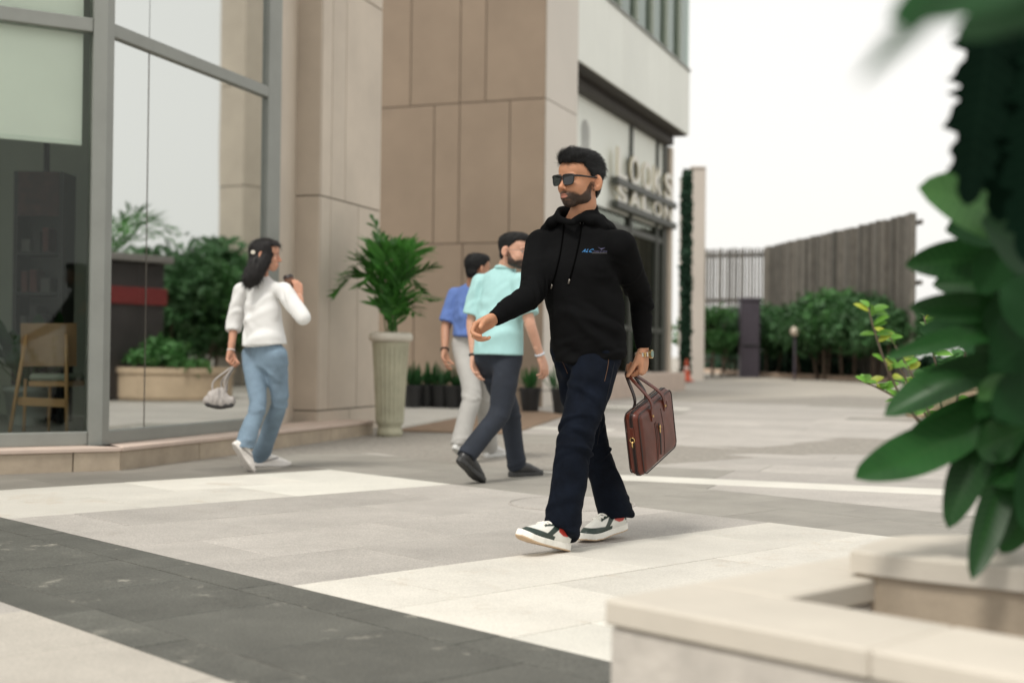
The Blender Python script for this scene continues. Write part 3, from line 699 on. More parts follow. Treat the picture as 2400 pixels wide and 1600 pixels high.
# front arm (along E1) and left arm (along E2)
def capseg(o,ex,ey,z0,z1,name='cap_stone',m=None): v,f=box(o+[0,0,z0],ex,ey,Z*(z1-z0),.006); return obj(name,v,f,m or M_cap,pl)
i=.009
for s,l in ((0,.62),(.62,.65),(1.27,.63)): capseg(ck+E1*(s+.0006),E1*(l-.0012),E2*WF,PZ-.055,PZ)
for s,l in ((WF,.45),(WF+.45,.45)): capseg(ck+E2*(s+.0006),E2*(l-.0012),E1*WLf,PZ-.055,PZ)
capseg(ck+E1*i+E2*i,E1*LB,E2*(WF-2*i),-.02,PZ-.06,'wall',M_pwall); capseg(ck+E1*i+E2*(WF-.01),E2*(LA),E1*(WLf-2*i),-.02,PZ-.061,'wall',M_pwall)
v,f=prism([(ck+E1*.2+E2*.25)[:2],(ck+E1*1.9+E2*.25)[:2],(ck+E1*1.9+E2*1.3)[:2],(ck+E1*.2+E2*1.3)[:2]],-.02,.06); obj('soil',v,f,M_soil,pl)
# second, higher curved wall behind
rz=.41; tipc=gnd(1992,1288,rz)
outl=[gnd(*p,rz)[:2] for p in ((1992,1288),(2040,1268),(2085,1257),(2130,1253),(2180,1252),(2250,1252),(2330,1253),(2420,1257),(2560,1262))]
inl=[gnd(*p,rz)[:2] for p in ((2600,1345),(2400,1332),(2280,1320),(2138,1306),(2050,1296))]
cp=thing('curved_bench','curved cream stone bench cap rising behind the planter wall','bench',(float(tipc[0])+.3,float(tipc[1]),0))
obj('bench_cap',*prism(outl+inl,rz-.05,rz,.006),M_cap,cp)
sh=lambda P,k:[p+ (np.mean(P,axis=0)-p)*k for p in P]
obj('bench_wall',*prism(sh(outl+inl,.06),-.02,rz-.052),M_plinth,cp)
# square stone block inside
bb=gnd(2318,1352,.33); v,f=box([bb[0],bb[1]-.12,-.02],[.5,-.1,0],[.05,.2,0],[0,0,.36],.006); tag(obj('stone_block',v,f,mat('brown_stone_block',(.16,.115,.085),.8,.15,8,.2,60)),'dark brown stone block inside the planter corner','stone block')
# ================================================================ FOREGROUND FOLIAGE
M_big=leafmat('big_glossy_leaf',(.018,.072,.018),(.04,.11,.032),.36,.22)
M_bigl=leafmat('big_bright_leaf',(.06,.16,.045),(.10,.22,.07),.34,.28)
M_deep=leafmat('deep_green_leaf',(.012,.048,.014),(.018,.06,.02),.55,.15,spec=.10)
fr=thing('frangipani_plant','large glossy leaved plant crowding the right foreground','plant',(1.32,2.95,.06))
hub=np.array([1.30,2.95,.86])
obj('stem',*join([tube(limbpts([1.32,2.95,.03],[1.30,2.95,.95],8,.03),np.linspace(.04,.028,8),9),tube(limbpts([1.30,2.95,.8],[1.22,2.85,1.15],6,.05),np.linspace(.028,.018,6),8),tube(limbpts([1.30,2.95,.7],[1.25,3.05,.95],6,.05),np.linspace(.028,.018,6),8)]),M_bark,fr,smooth=True)
# (base px, depth) (tip px, depth) width sag mat fold
LV=[((2420,905),2.95,(2003,1121),2.85,.115,-.10,M_big,.25),((2400,850),2.98,(2072,975),2.95,.10,.10,M_big,.3),((2345,935),3.0,(2222,1238),2.92,.085,.07,M_big,.3),((2400,990),2.85,(2277,1358),2.75,.07,-.06,M_big,.35),
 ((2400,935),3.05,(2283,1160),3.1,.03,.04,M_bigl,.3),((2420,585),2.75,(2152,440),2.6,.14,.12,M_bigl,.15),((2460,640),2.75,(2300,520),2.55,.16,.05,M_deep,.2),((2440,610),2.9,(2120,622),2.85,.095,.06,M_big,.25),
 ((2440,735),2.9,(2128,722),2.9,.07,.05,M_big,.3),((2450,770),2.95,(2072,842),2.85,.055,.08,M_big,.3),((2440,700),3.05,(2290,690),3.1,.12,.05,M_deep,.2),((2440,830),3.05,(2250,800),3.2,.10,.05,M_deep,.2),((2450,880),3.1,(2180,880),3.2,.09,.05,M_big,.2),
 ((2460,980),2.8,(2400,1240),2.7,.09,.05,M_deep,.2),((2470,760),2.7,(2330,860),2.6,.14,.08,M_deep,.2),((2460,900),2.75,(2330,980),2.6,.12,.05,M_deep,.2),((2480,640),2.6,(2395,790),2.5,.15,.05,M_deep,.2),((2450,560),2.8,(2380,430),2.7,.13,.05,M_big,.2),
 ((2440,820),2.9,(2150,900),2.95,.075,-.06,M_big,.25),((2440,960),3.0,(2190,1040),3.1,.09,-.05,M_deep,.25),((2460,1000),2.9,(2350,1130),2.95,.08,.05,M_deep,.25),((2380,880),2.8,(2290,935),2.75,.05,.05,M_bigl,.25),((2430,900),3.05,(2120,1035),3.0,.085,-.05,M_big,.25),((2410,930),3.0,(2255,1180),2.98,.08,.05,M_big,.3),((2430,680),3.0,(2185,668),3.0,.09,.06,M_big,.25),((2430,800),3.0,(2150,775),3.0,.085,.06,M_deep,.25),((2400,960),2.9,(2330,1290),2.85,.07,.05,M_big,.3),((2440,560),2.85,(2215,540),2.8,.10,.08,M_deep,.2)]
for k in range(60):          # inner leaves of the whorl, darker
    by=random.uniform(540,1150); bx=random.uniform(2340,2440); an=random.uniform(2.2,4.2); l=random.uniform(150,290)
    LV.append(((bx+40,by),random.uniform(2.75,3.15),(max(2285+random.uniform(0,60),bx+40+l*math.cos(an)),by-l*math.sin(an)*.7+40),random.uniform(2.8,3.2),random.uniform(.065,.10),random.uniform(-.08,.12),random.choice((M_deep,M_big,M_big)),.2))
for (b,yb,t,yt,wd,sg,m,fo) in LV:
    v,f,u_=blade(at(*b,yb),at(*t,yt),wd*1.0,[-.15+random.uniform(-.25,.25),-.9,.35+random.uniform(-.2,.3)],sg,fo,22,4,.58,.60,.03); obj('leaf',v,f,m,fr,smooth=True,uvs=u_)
    p=at(*b,yb); obj('petiole',*tube([hub+(p-hub)*.1,(hub+p)/2+[0,0,.03],p],.006,6),M_big,fr,smooth=True)
for k in range(30):          # the far side of the same whorl
    a=random.uniform(-1.5,1.6); el=random.uniform(-.5,.8); d=nrm([math.cos(a)*math.cos(el),math.sin(a)*math.cos(el),math.sin(el)]); o=hub+[0,0,random.uniform(-.25,.35)]; l=random.uniform(.2,.34)
    v,f,u_=blade(o+d*.16,o+d*(.16+l)-Z*l*.25,random.uniform(.06,.10),nrm(Z*.8+d*-.3),random.uniform(.0,.12),.25,16,3,.55,.7,.03); obj('leaf',v,f,random.choice((M_deep,M_big)),fr,smooth=True,uvs=u_)
    obj('petiole',*tube([o*[1,1,0]+[0,0,min(o[2],.95)],o+d*.165],.005,5),M_big,fr,smooth=True)
# tall dark serrated plant above it
sr=thing('serrated_leaf_plant','dark serrated leaves hanging from the top right corner','plant',(1.45,2.4,.06))
M_ser=leafmat('serrated_shaded_leaf',(.003,.011,.006),(.005,.014,.008),.7,.05,spec=.02)  # shade over these leaves is put into the near-black base colour
obj('stem',*join([tube(limbpts([1.45,2.4,.03],[1.25,2.3,2.0],9,.02),np.linspace(.035,.018,9),8)]),M_bark,sr,smooth=True)
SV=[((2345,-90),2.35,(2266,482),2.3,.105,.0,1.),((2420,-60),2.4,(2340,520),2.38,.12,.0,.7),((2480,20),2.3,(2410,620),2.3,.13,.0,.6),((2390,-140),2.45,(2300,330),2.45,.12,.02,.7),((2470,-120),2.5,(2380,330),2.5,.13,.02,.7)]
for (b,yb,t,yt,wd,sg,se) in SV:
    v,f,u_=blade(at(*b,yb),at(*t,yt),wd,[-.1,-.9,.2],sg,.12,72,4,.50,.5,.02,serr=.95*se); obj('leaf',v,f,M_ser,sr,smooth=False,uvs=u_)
    p=at(*b,yb); obj('petiole',*tube([[1.27,2.3,1.75],p],.006,6),M_ser,sr,smooth=True)
# nearest, strongly blurred leaf at the top
for (b,yb,t,yt,wd) in (((2480,-60),1.30,(2085,55),1.22,.075),((2330,-80),1.05,(2010,195),.95,.018),((2480,30),1.4,(2230,90),1.4,.05),((2500,-100),1.35,(2250,-10),1.3,.10)):
    v,f,u_=blade(at(*b,yb),at(*t,yt),wd,[-.1,-.8,.5],.05,.2,20,4); obj('leaf',v,f,M_deep,sr,smooth=True,uvs=u_)
    p=at(*b,yb); obj('petiole',*tube([[1.27,2.3,1.75],(np.array([1.27,2.3,1.75])+p)/2+[.1,0,.1],p],.004,6),M_ser,sr,smooth=True)
# bright sprig further back
M_sp=leafmat('bright_sprig_leaf',(.11,.27,.035),(.2,.36,.06),.4,.35)
M_spy=leafmat('yellow_green_leaf',(.36,.42,.05),(.42,.46,.1),.4,.35)
shb=at(2360,900,4.3); shb[2]=0
sg_=thing('leafy_shrub','bright yellow green shrub with small oval leaves behind the big leaves','shrub',tuple(shb))
SP=[[(2170,1010),(2110,930),(2070,840),(2045,760),(2035,720)],[(2190,1000),(2150,900),(2110,830),(2085,790)],[(2180,1010),(2100,930),(2050,905),(2015,890)],[(2210,1000),(2200,880),(2180,800),(2165,740)],[(2230,1000),(2260,850),(2270,740),(2275,680)],[(2190,1000),(2140,930),(2120,880),(2100,850)]]
stp=[]
for k,S in enumerate(SP):
    Y=4.3+.12*(k-2); C=[shb,at(2330,1030,Y)]+[at(*p,Y) for p in S]; C=np.array(C); stp.append(tube(C,np.linspace(.007,.002,len(C)),6))
    for i in range(3,len(C)):
        for q in range(5):
            bs=C[i]+(C[i-1]-C[i])*random.random()*.6; aa=random.uniform(0,6.28); l=random.uniform(.035,.065)
            d=nrm([math.cos(aa),math.sin(aa)*.6,random.uniform(-.1,.7)]); v,f,u_=blade(bs,bs+d*l,l*.5,[.1,-.6,.7],.06,.25,8,2,.5,.7)
            obj('leaf',v,f,M_spy if random.random()<.14 else M_sp,sg_,smooth=True,uvs=u_)
obj('stem',*join(stp),M_bark,sg_,smooth=True)
# ================================================================ WHAT THE SIDE GLAZING MIRRORS (plaza to the right, outside the frame)
def mir(px,py,Y,ground=False):
    p=at(px,py,Y); n=vS; d=np.dot(p-(Gc-vS*.01),n); q=p-2*d*n
    if ground: q[2]=gz(q[1])
    return q
for i,(x,yt,Y,r,lb) in enumerate([(375,595,28,1.3,'bushy green tree mirrored in the cafe glass, left one'),(445,600,29,1.3,'bushy green tree mirrored in the middle of the cafe glass'),(510,588,30,1.4,'bushy green tree mirrored in the cafe glass beside the clad pillar'),(570,600,31,1.5,'bushy green tree on the plaza right of the bright shrub')]):
    b=mir(x,830,Y,True); h=at(x,yt,Y)[2]-b[2]
    tree('plaza_tree',lb,'tree',b,h,r,h*.72,M_hedge2 if i%2 else M_hedge,M_bark,2600,.14,'bushy trees on the plaza to the right',stems=3,tr=.06)
b=mir(248,830,24,True); hp=at(248,480,24)[2]-b[2]; pm=thing('date_palm','feather palm mirrored at the left edge of the cafe glass','palm',tuple(b))
obj('trunk',*tube(limbpts(b-Z*.2,b+Z*hp*.68,8,.02),np.linspace(.16,.12,8),9),M_bark,pm,smooth=True)
for k in range(14):
    a=2*math.pi*k/14; r=hp*.42; t0=b+Z*hp*.66; up=random.uniform(.1,.36)
    frond(t0,[t0+np.array([math.cos(a)*r*.5,math.sin(a)*r*.5,hp*up]),t0+np.array([math.cos(a)*r,math.sin(a)*r,hp*(up-.12)])],.45,22,M_palm,pm,wl=.04)
pq_=mir(567,830,31,True); kq=mir(262,830,22,True)
cp_=thing('clad_pillar','freestanding beige clad pillar mirrored at the right of the cafe glass','pillar',tuple(pq_))
for z0,z1 in ((-.1,2.2),(2.2,4.55),(4.55,6.9),(6.9,12)):
    v,f=box(pq_+[-.42,-.42,z0+.01],[.84,0,0],[0,.84,0],[0,0,z1-z0-.02],.01); obj('panel',v,f,M_clad,cp_)
v,f=box(pq_+[-.40,-.40,-.1],[.8,0,0],[0,.8,0],[0,0,12]); obj('pillar_core',v,f,M_core,cp_); M_kred=mat('kiosk_red_band',(.16,.02,.02),.6,.1)
ki=thing('kiosk','dark kiosk with a red band mirrored in the cafe glass','kiosk',tuple(kq))
v,f=box(kq+[-.6,-.6,0],[1.2,0,0],[0,1.2,0],[0,0,2.25],.03); obj('kiosk_body',v,f,mat('kiosk_dark',(.035,.03,.03),.6,.2,2),ki)
v,f=box(kq+[-.63,-.63,1.55],[1.26,0,0],[0,1.26,0],[0,0,.28],.01); obj('red_band',v,f,M_kred,ki)
v,f=box(kq+[-.7,-.7,2.25],[1.4,0,0],[0,1.4,0],[0,0,.12],.01); obj('kiosk_roof',v,f,mat('kiosk_roof',(.2,.19,.18),.6,.1),ki)
c=mir(405,900,22,True); M_rp=mat('round_stone_planter',(.52,.40,.28),.8,.1,4,.15,50)
rp=thing('round_planter','round cream stone planter mirrored in the cafe glass','planter',tuple(c))
v,f=lathe(c,[(.95,0),(.97,.05),(.97,.42),(1.0,.43),(1.0,.52),(.86,.52),(.85,.42)],48); obj('planter_wall',v,f,M_rp,rp,smooth=False)
v,f=leaf_cloud(c+[0,0,.6],(.8,.8,.35),900,.09); obj('foliage',v,f,M_hedge2,rp)
c=mir(330,860,23,True); bn=thing('stone_bench','cream stone slab bench mirrored in the cafe glass','bench',tuple(c))
v,f=box(c+[-.6,-.25,.75],[1.2,0,0],[0,.5,0],[0,0,.12],.01); obj('bench_slab',v,f,M_rp,bn)
for s in (-.4,.3): v,f=box(c+[s,-.15,0],[.12,0,0],[0,.3,0],[0,0,.75],.01); obj('leg',v,f,M_rp,bn)
# ================================================================ INSIDE THE CAFE
M_wood=mat('oak_chair_wood',(.50,.29,.13),.5,.12,3,.05,40)
M_dwood=mat('oak_backrest',(.38,.235,.13),.5,.14,3,.05,40)
M_cush=mat('grey_green_seat_pad',(.30,.34,.29),.8,.05,10)
yc=10.75
ch=thing('wooden_chair','oak dining chair with a wide backrest behind the cafe glass','chair',tuple(at(110,1000,yc)*[1,1,0]+[0,0,PH]))
def pxz(x,y,Y=yc): return at(x,y,Y)
zb0=PH
def footed(x,Y): p=at(x,1000,Y); p[2]=PH-.003; return p
v,f=join([tube([pxz(62,783),footed(22,yc-.04)],[.016,.017],8)]); obj('leg',v,f,M_wood,ch,smooth=True)
v,f=tube([pxz(155,783),footed(157,yc)],[.016,.017],8); obj('leg',v,f,M_wood,ch,smooth=True)
for x in (60,118): v,f=tube([pxz(x,888,yc+.42),footed(x-4,yc+.46)],.014,8); obj('leg',v,f,M_wood,ch,smooth=True)
def arcpanel(x0,x1,y0,y1,bow,Y,th,m,name,par):
    V=[];n=12
    for t in (0,1):
        for k in range(n+1):
            u=k/n; x=x0+(x1-x0)*u; dy=bow*(2*u-1)**2
            for y in (y0,y1):
                ins=0
                p=at(x,y,Y+dy*-1+t*th); V.append(p)
    a=2*(n+1); f=[]
    for k in range(n):
        f.append([2*k,2*k+1,2*k+3,2*k+2]); f.append([a+2*k,a+2*k+2,a+2*k+3,a+2*k+1]); f.append([2*k,2*k+2,a+2*k+2,a+2*k]); f.append([2*k+1,a+2*k+1,a+2*k+3,2*k+3])
    f.append([0,a,a+1,1]); f.append([2*n,2*n+1,a+2*n+1,a+2*n]); return obj(name,np.array(V),f,m,par,smooth=False)
arcpanel(48,180,757,858,-.10,yc+.035,.018,M_dwood,'backrest',ch)
a,b=pxz(40,940),pxz(155,945); v,f=box(a-Z*.035,b-a,[0,.025,0],Z*.07,.006); obj('stretcher',v,f,M_wood,ch)
a=at(66,880,yc+.02); b=at(158,880,yc+.02); a[2]=b[2]=.60; v,f=box(a,b-a,[.02,.42,0],Z*.055,.02); obj('seat_pad',v,f,M_cush,ch)
v,f=box(a-Z*.05,b-a,[.02,.42,0],Z*.045,.008); obj('seat_frame',v,f,M_wood,ch)
pc=at(62,990,11.9); pc[2]=PH; M_gpot=mat('grey_plastic_pot',(.30,.33,.31),.5,.04,5)
gp=thing('indoor_plant','leafy indoor plant in a pale grey pot behind the chair','potted plant',tuple(pc))
v,f=lathe(pc,[(.13,0),(.15,.02),(.19,.30),(.205,.30),(.21,.36),(.18,.36),(.17,.30)],28); obj('pot',v,f,M_gpot,gp,smooth=True)
for k in range(22):
    aa=random.uniform(0,6.28); l=random.uniform(.5,1.0); bs=pc+[0,0,.3]; d=nrm([math.cos(aa)*.6,math.sin(aa)*.6,random.uniform(.5,1.3)])
    v,f,u_=blade(bs+d*l*.45,bs+d*l-Z*.1*l,.16,[math.cos(aa),math.sin(aa),.5],.1,.15,10,3); obj('leaf',v,f,M_big,gp,smooth=True,uvs=u_)
    obj('petiole',*tube([bs,bs+d*l*.46],.006,5),M_big,gp)
sy=12.5; bs=thing('shelf_unit','tall black shelf unit with red goods inside the cafe','shelf',tuple(at(90,1000,sy)*[1,1,0]+[0,0,PH]))
x0=at(30,600,sy)[0]; x1=at(147,600,sy)[0]; zt=at(90,402,sy)[2]
for (o,ex,ez) in (([x0,sy,PH],[.04,0,0],zt-PH),([x1-.04,sy,PH],[.04,0,0],zt-PH)): v,f=box(o,ex,[0,.35,0],[0,0,ez]); obj('side_panel',v,f,M_black,bs)
v,f=box([x0+.04,sy+.33,PH],[x1-x0-.08,0,0],[0,.02,0],[0,0,zt-PH]); obj('back_panel',v,f,M_black,bs)
v,f=box([x0+.04,sy-.01,zt-.42],[x1-x0-.08,0,0],[0,.02,0],[0,0,.42]); obj('header',v,f,mat('dark_red_header',(.05,.012,.012),.6,.4,9),bs)
ms_=[mat('goods_red',(.10,.015,.012),.6,.2),mat('goods_dark',(.02,.02,.02),.6,.2),mat('goods_grey',(.09,.09,.085),.6,.2),mat('goods_brown',(.13,.075,.035),.6,.2)]
for k in range(5):
    z=PH+.05+k*(zt-PH-.45)/5; v,f=box([x0+.04,sy,z],[x1-x0-.08,0,0],[0,.33,0],[0,0,.025]); obj('shelf_board',v,f,M_black,bs)
    x=x0+.06; ng=0
    while x<x1-.12:
        w_=random.uniform(.05,.1); h_=random.uniform(.12,.30); v,f=box([x,sy+.05,z+.025],[w_,0,0],[0,.2,0],[0,0,h_],.004)
        tag(obj('boxed_goods',v,f,random.choice(ms_)),'boxed goods, %s from the left on the %s board of the black cafe shelf'%(('first','second','third','fourth','fifth','sixth','seventh')[min(ng,6)],('lowest','second lowest','middle','second highest','highest')[k]),'box','boxed goods on the %s shelf board'%('lowest','second lowest','middle','second highest','highest')[k]); x+=w_+random.uniform(.01,.06); ng+=1
v,f=tube([[at(93,600,sy)[0],sy+.15,zt+.02],[at(93,600,sy)[0],sy+.15,6.28]],.03,8); obj('support_pole',v,f,M_black,bs)
# ================================================================ IMPLICIT-SURFACE MODELLER (bodies, clothes, shoes)
def catmull(P,n):
    P=np.asarray(P,float); m=len(P)
    if m==2: return P[0]+(P[1]-P[0])*np.linspace(0,1,n)[:,None]
    Q=np.vstack([2*P[0]-P[1],P,2*P[-1]-P[-2]]); t=np.linspace(0,m-1-1e-6,n); i=t.astype(int); u=(t-i)[:,None]
    a,b,c,d=Q[i],Q[i+1],Q[i+2],Q[i+3]
    return .5*((2*b)+(-a+c)*u+(2*a-5*b+4*c-d)*u*u+(-a+3*b-3*c+d)*u**3)
class Limb:
    def __init__(s,pts,ra,rb=None,side=(1,0,0),n=None,flat0=False,flat1=False,n1=None):
        s.n1=n1
        pts=np.asarray(pts,float); m=len(pts); n=n or max(2,(m-1)*4+1) if m>2 else (n or 2)
        T=np.linspace(0,1,m); t=np.linspace(0,1,n)
        s.P=catmull(pts,n).astype(np.float32)
        s.ra=np.interp(t,T,ra if not np.isscalar(ra) else [ra]*m).astype(np.float32)
        rb=ra if rb is None else rb
        s.rb=np.interp(t,T,rb if not np.isscalar(rb) else [rb]*m).astype(np.float32)
        side=np.asarray(side,float); s.side=[np.asarray(side if side.ndim==1 else [np.interp(tt,T,side[:,k]) for k in range(3)],np.float32) for tt in t]
        s.f0,s.f1=flat0,flat1
        R=max(s.ra.max(),s.rb.max()); s.lo=s.P.min(0)-R; s.hi=s.P.max(0)+R
    def __call__(s,X):
        best=None; n=len(s.P)
        for i in range(n-1):
            a=s.P[i]; ab=s.P[i+1]-a; L2=float(ab@ab)+1e-12; T=ab/math.sqrt(L2)
            sd=s.side[i]-T*float(s.side[i]@T); sd=sd/(np.linalg.norm(sd)+1e-9); fd=np.cross(T,sd)
            q=X-a; t=np.clip((q@ab)/L2,0,1); q=q-t[...,None]*ab
            ra=s.ra[i]+t*(s.ra[i+1]-s.ra[i]); rb=s.rb[i]+t*(s.rb[i+1]-s.rb[i]); rm=np.minimum(ra,rb)
            qs=q@sd; qf=q@fd; qt=q@T; l2=qs*qs+qf*qf+qt*qt
            k=np.sqrt((qs/ra)**2+(qf/rb)**2+(qt/rm)**2)+1e-6
            d=np.sqrt(l2)*(1-1/k); d=np.where(k<.05,-rm,d)
            best=d if best is None else np.minimum(best,d)
        if s.f1:
            T=s.P[-1]-s.P[-2]; T=T/np.linalg.norm(T)
            if s.n1 is not None: T=(s.n1/np.linalg.norm(s.n1)).astype(np.float32)
            q=X-s.P[-1]; R=2.4*max(s.ra[-1],s.rb[-1]); best=np.where((q*q).sum(-1)<R*R,np.maximum(best,q@T),best)
        if s.f0:
            T=s.P[0]-s.P[1]; T=T/np.linalg.norm(T); q=X-s.P[0]; R=2.4*max(s.ra[0],s.rb[0]); best=np.where((q*q).sum(-1)<R*R,np.maximum(best,q@T),best)
        return best
class Ell:
    def __init__(s,c,r,B=None):
        s.c=np.asarray(c,np.float32); s.r=np.asarray(r,np.float32); s.B=np.eye(3,dtype=np.float32) if B is None else np.asarray(B,np.float32)
        R=s.r.max(); s.lo=s.c-R; s.hi=s.c+R
    def __call__(s,X):
        q=(X-s.c)@s.B.T; k=np.sqrt(((q/s.r)**2).sum(-1))+1e-6; l=np.sqrt((q*q).sum(-1))
        return np.where(k<.05,-s.r.min(),l*(1-1/k))
class Field:
    def __init__(s,prims,h,pad=.03):
        lo=np.min([p.lo for p in prims],0)-pad; hi=np.max([p.hi for p in prims],0)+pad
        s.h=h; s.o=lo; s.n=np.ceil((hi-lo)/h).astype(int)+1; s.d=np.full(s.n,1.,np.float32)
    def reg(s,lo,hi):
        a=np.clip(((lo-s.o)/s.h).astype(int)-1,0,s.n-1); b=np.clip(((hi-s.o)/s.h).astype(int)+3,1,s.n)
        ax=[(s.o[i]+s.h*np.arange(a[i],b[i])).astype(np.float32) for i in range(3)]
        return tuple(slice(a[i],b[i]) for i in range(3)),np.stack(np.meshgrid(*ax,indexing='ij'),-1)
    def ev(s,p,X,k):
        """evaluate coarsely first, finely only near the surface"""
        n=X.shape[:3]
        if min(n)<8: return p(X).astype(np.float32)
        b=4; g=[np.minimum(np.arange(0,m,b)+b//2,m-1) for m in n]; dc=p(X[np.ix_(*g)])
        up=lambda a:np.repeat(np.repeat(np.repeat(a,b,0),b,1),b,2)[:n[0],:n[1],:n[2]]
        out=up(dc.astype(np.float32)); mk=up(np.abs(dc)<6*s.h+k)
        out[mk]=p(X[mk]); return out
    def add(s,p,k=.02):
        sl,X=s.reg(p.lo-k-2*s.h,p.hi+k+2*s.h); a=s.d[sl]; b=s.ev(p,X,k)
        hh=np.maximum(k-np.abs(a-b),0)/k; s.d[sl]=np.minimum(a,b)-hh*hh*k*.25; return s
    def sub(s,p,k=.01):
        sl,X=s.reg(p.lo-k-2*s.h,p.hi+k+2*s.h); a=s.d[sl]; b=-s.ev(p,X,k)
        hh=np.maximum(k-np.abs(a-b),0)/k; s.d[sl]=np.maximum(a,b)+hh*hh*k*.25; return s
    def clip(s,fn):
        sl,X=s.reg(s.o,s.o+s.h*s.n); s.d=np.maximum(s.d,fn(X).astype(np.float32)); return s
    def mesh(s,smooth=1):
        d=s.d; d[[0,-1]]=np.maximum(d[[0,-1]],1e-4); d[:,[0,-1]]=np.maximum(d[:,[0,-1]],1e-4); d[:,:,[0,-1]]=np.maximum(d[:,:,[0,-1]],1e-4)
        ins=d<0; cnt=np.zeros(np.array(d.shape)-1,np.int8)
        offs=[(i,j,k) for i in (0,1) for j in (0,1) for k in (0,1)]
        sh=np.array(d.shape)-1
        for o in offs: cnt+=ins[o[0]:o[0]+sh[0],o[1]:o[1]+sh[1],o[2]:o[2]+sh[2]]
        idx=np.argwhere((cnt>0)&(cnt<8)); M=len(idx)
        vals=np.stack([d[idx[:,0]+o[0],idx[:,1]+o[1],idx[:,2]+o[2]] for o in offs],1)
        acc=np.zeros((M,3)); c=np.zeros(M)
        for a in range(8):
            for b in range(a+1,8):
                if sum(abs(offs[a][q]-offs[b][q]) for q in range(3))!=1: continue
                va,vb=vals[:,a],vals[:,b]; m=(va<0)!=(vb<0); t=np.where(m,va/(va-vb+1e-20),0)
                p=np.array(offs[a])+t[:,None]*(np.array(offs[b])-np.array(offs[a])); acc+=p*m[:,None]; c+=m
        V=s.o+s.h*(idx+acc/c[:,None])
        im=np.full(sh,-1,np.int32); im[idx[:,0],idx[:,1],idx[:,2]]=np.arange(M)
        Q=[]
        for ax in range(3):
            e=[0,0,0]; e[ax]=1
            A=ins[:ins.shape[0]-e[0],:ins.shape[1]-e[1],:ins.shape[2]-e[2]]; B=ins[e[0]:,e[1]:,e[2]:]
            g=np.argwhere(A!=B); b,c2=(ax+1)%3,(ax+2)%3
            g=g[(g[:,b]>0)&(g[:,c2]>0)&(g[:,b]<sh[b])&(g[:,c2]<sh[c2])]
            s1=A[g[:,0],g[:,1],g[:,2]]
            def cell(db,dc):
                q=g.copy(); q[:,b]-=db; q[:,c2]-=dc; return im[q[:,0],q[:,1],q[:,2]]
            q4=np.stack([cell(1,1),cell(0,1),cell(0,0),cell(1,0)],1); q4[~s1]=q4[~s1][:,::-1]; Q.append(q4)
        Q=np.concatenate(Q); Q=Q[(Q>=0).all(1)]
        for _ in range(smooth): V=lap(V,Q)
        return V,Q
def lap(V,Q,w=.5):
    e=np.concatenate([Q[:,[0,1]],Q[:,[1,2]],Q[:,[2,3]],Q[:,[3,0]]]); n=len(V); c=np.bincount(e[:,0],minlength=n)+np.bincount(e[:,1],minlength=n)
    A=np.stack([np.bincount(e[:,0],V[e[:,1],k],n)+np.bincount(e[:,1],V[e[:,0],k],n) for k in range(3)],1)/np.maximum(c,1)[:,None]
    return V+w*(A-V)
def vnormals(V,Q):
    n=np.cross(V[Q[:,2]]-V[Q[:,0]],V[Q[:,3]]-V[Q[:,1]]); N=np.stack([sum(np.bincount(Q[:,j],n[:,k],len(V)) for j in range(4)) for k in range(3)],1)
    return N/(np.linalg.norm(N,axis=1)[:,None]+1e-12)
def sn(V,freq,seed,m=5):
    r=np.random.RandomState(seed); o=0
    for i in range(m):
        d=r.normal(size=3); d/=np.linalg.norm(d); o=o+np.sin(V@d*freq*(.7+.8*r.rand())+r.rand()*6.28)
    return o/m
def folds(V,Q,specs,fine=.0012,seed=3):
    """cloth folds: specs (centre, axis, wavelength, radius, amplitude)"""
    N=vnormals(V,Q); d=sn(V,45,seed)*fine+sn(V,20,seed+1)*fine*1.8+sn(V,11,seed+2)*fine*1.8
    rs=np.random.RandomState(seed+77)
    for i,(c,ax,lam,R,A) in enumerate(specs):
        ax=nrm(ax)
        for k in range(max(3,int(2.2*R/lam)+1)):
            ci=np.asarray(c)+ax*rs.uniform(-1,1)*R*.9+rs.normal(size=3)*R*.28; a=nrm(ax+rs.normal(size=3)*.30); Lc=R*rs.uniform(.45,.95); wd=lam*rs.uniform(.22,.42); am=A*rs.uniform(.45,1.25)
            q=V-ci; s=q@a; pr=(q*q).sum(1)-s*s; near=pr<9*Lc*Lc
            s=s+rs.uniform(-2.5,2.5)*pr; s=s/wd
            d=d+np.where(near,am*np.exp(-pr/Lc**2)*(np.exp(-s*s)-.7*np.exp(-(s-1.5)**2)),0)
    return V+N*d[:,None]
def build(prims,h,ks=.02,smooth=1,clipf=None):
    fl=Field([p for p in prims],h)
    for i,p in enumerate(prims): fl.add(p,ks if np.isscalar(ks) else ks[i])
    if clipf: fl.clip(clipf)
    return fl.mesh(smooth)
def bas(azd,pitch=0.,roll=0.):
    """forward,left,up for a heading (clockwise from +Y); pitch>0 looks down"""
    f=az(azd); l=np.array([-f[1],f[0],0]); u=Z.copy(); p=math.radians(pitch)
    f2=f*math.cos(p)-u*math.sin(p); u2=u*math.cos(p)+f*math.sin(p); r=math.radians(roll)
    l2=l*math.cos(r)+u2*math.sin(r); u3=u2*math.cos(r)-l*math.sin(r)
    return np.array([f2,l2,u3])
M_skin=mat('skin',(.5,.3,.2),.5,.05,30,.06,500,attr=True,sss=.12,spec=.35)
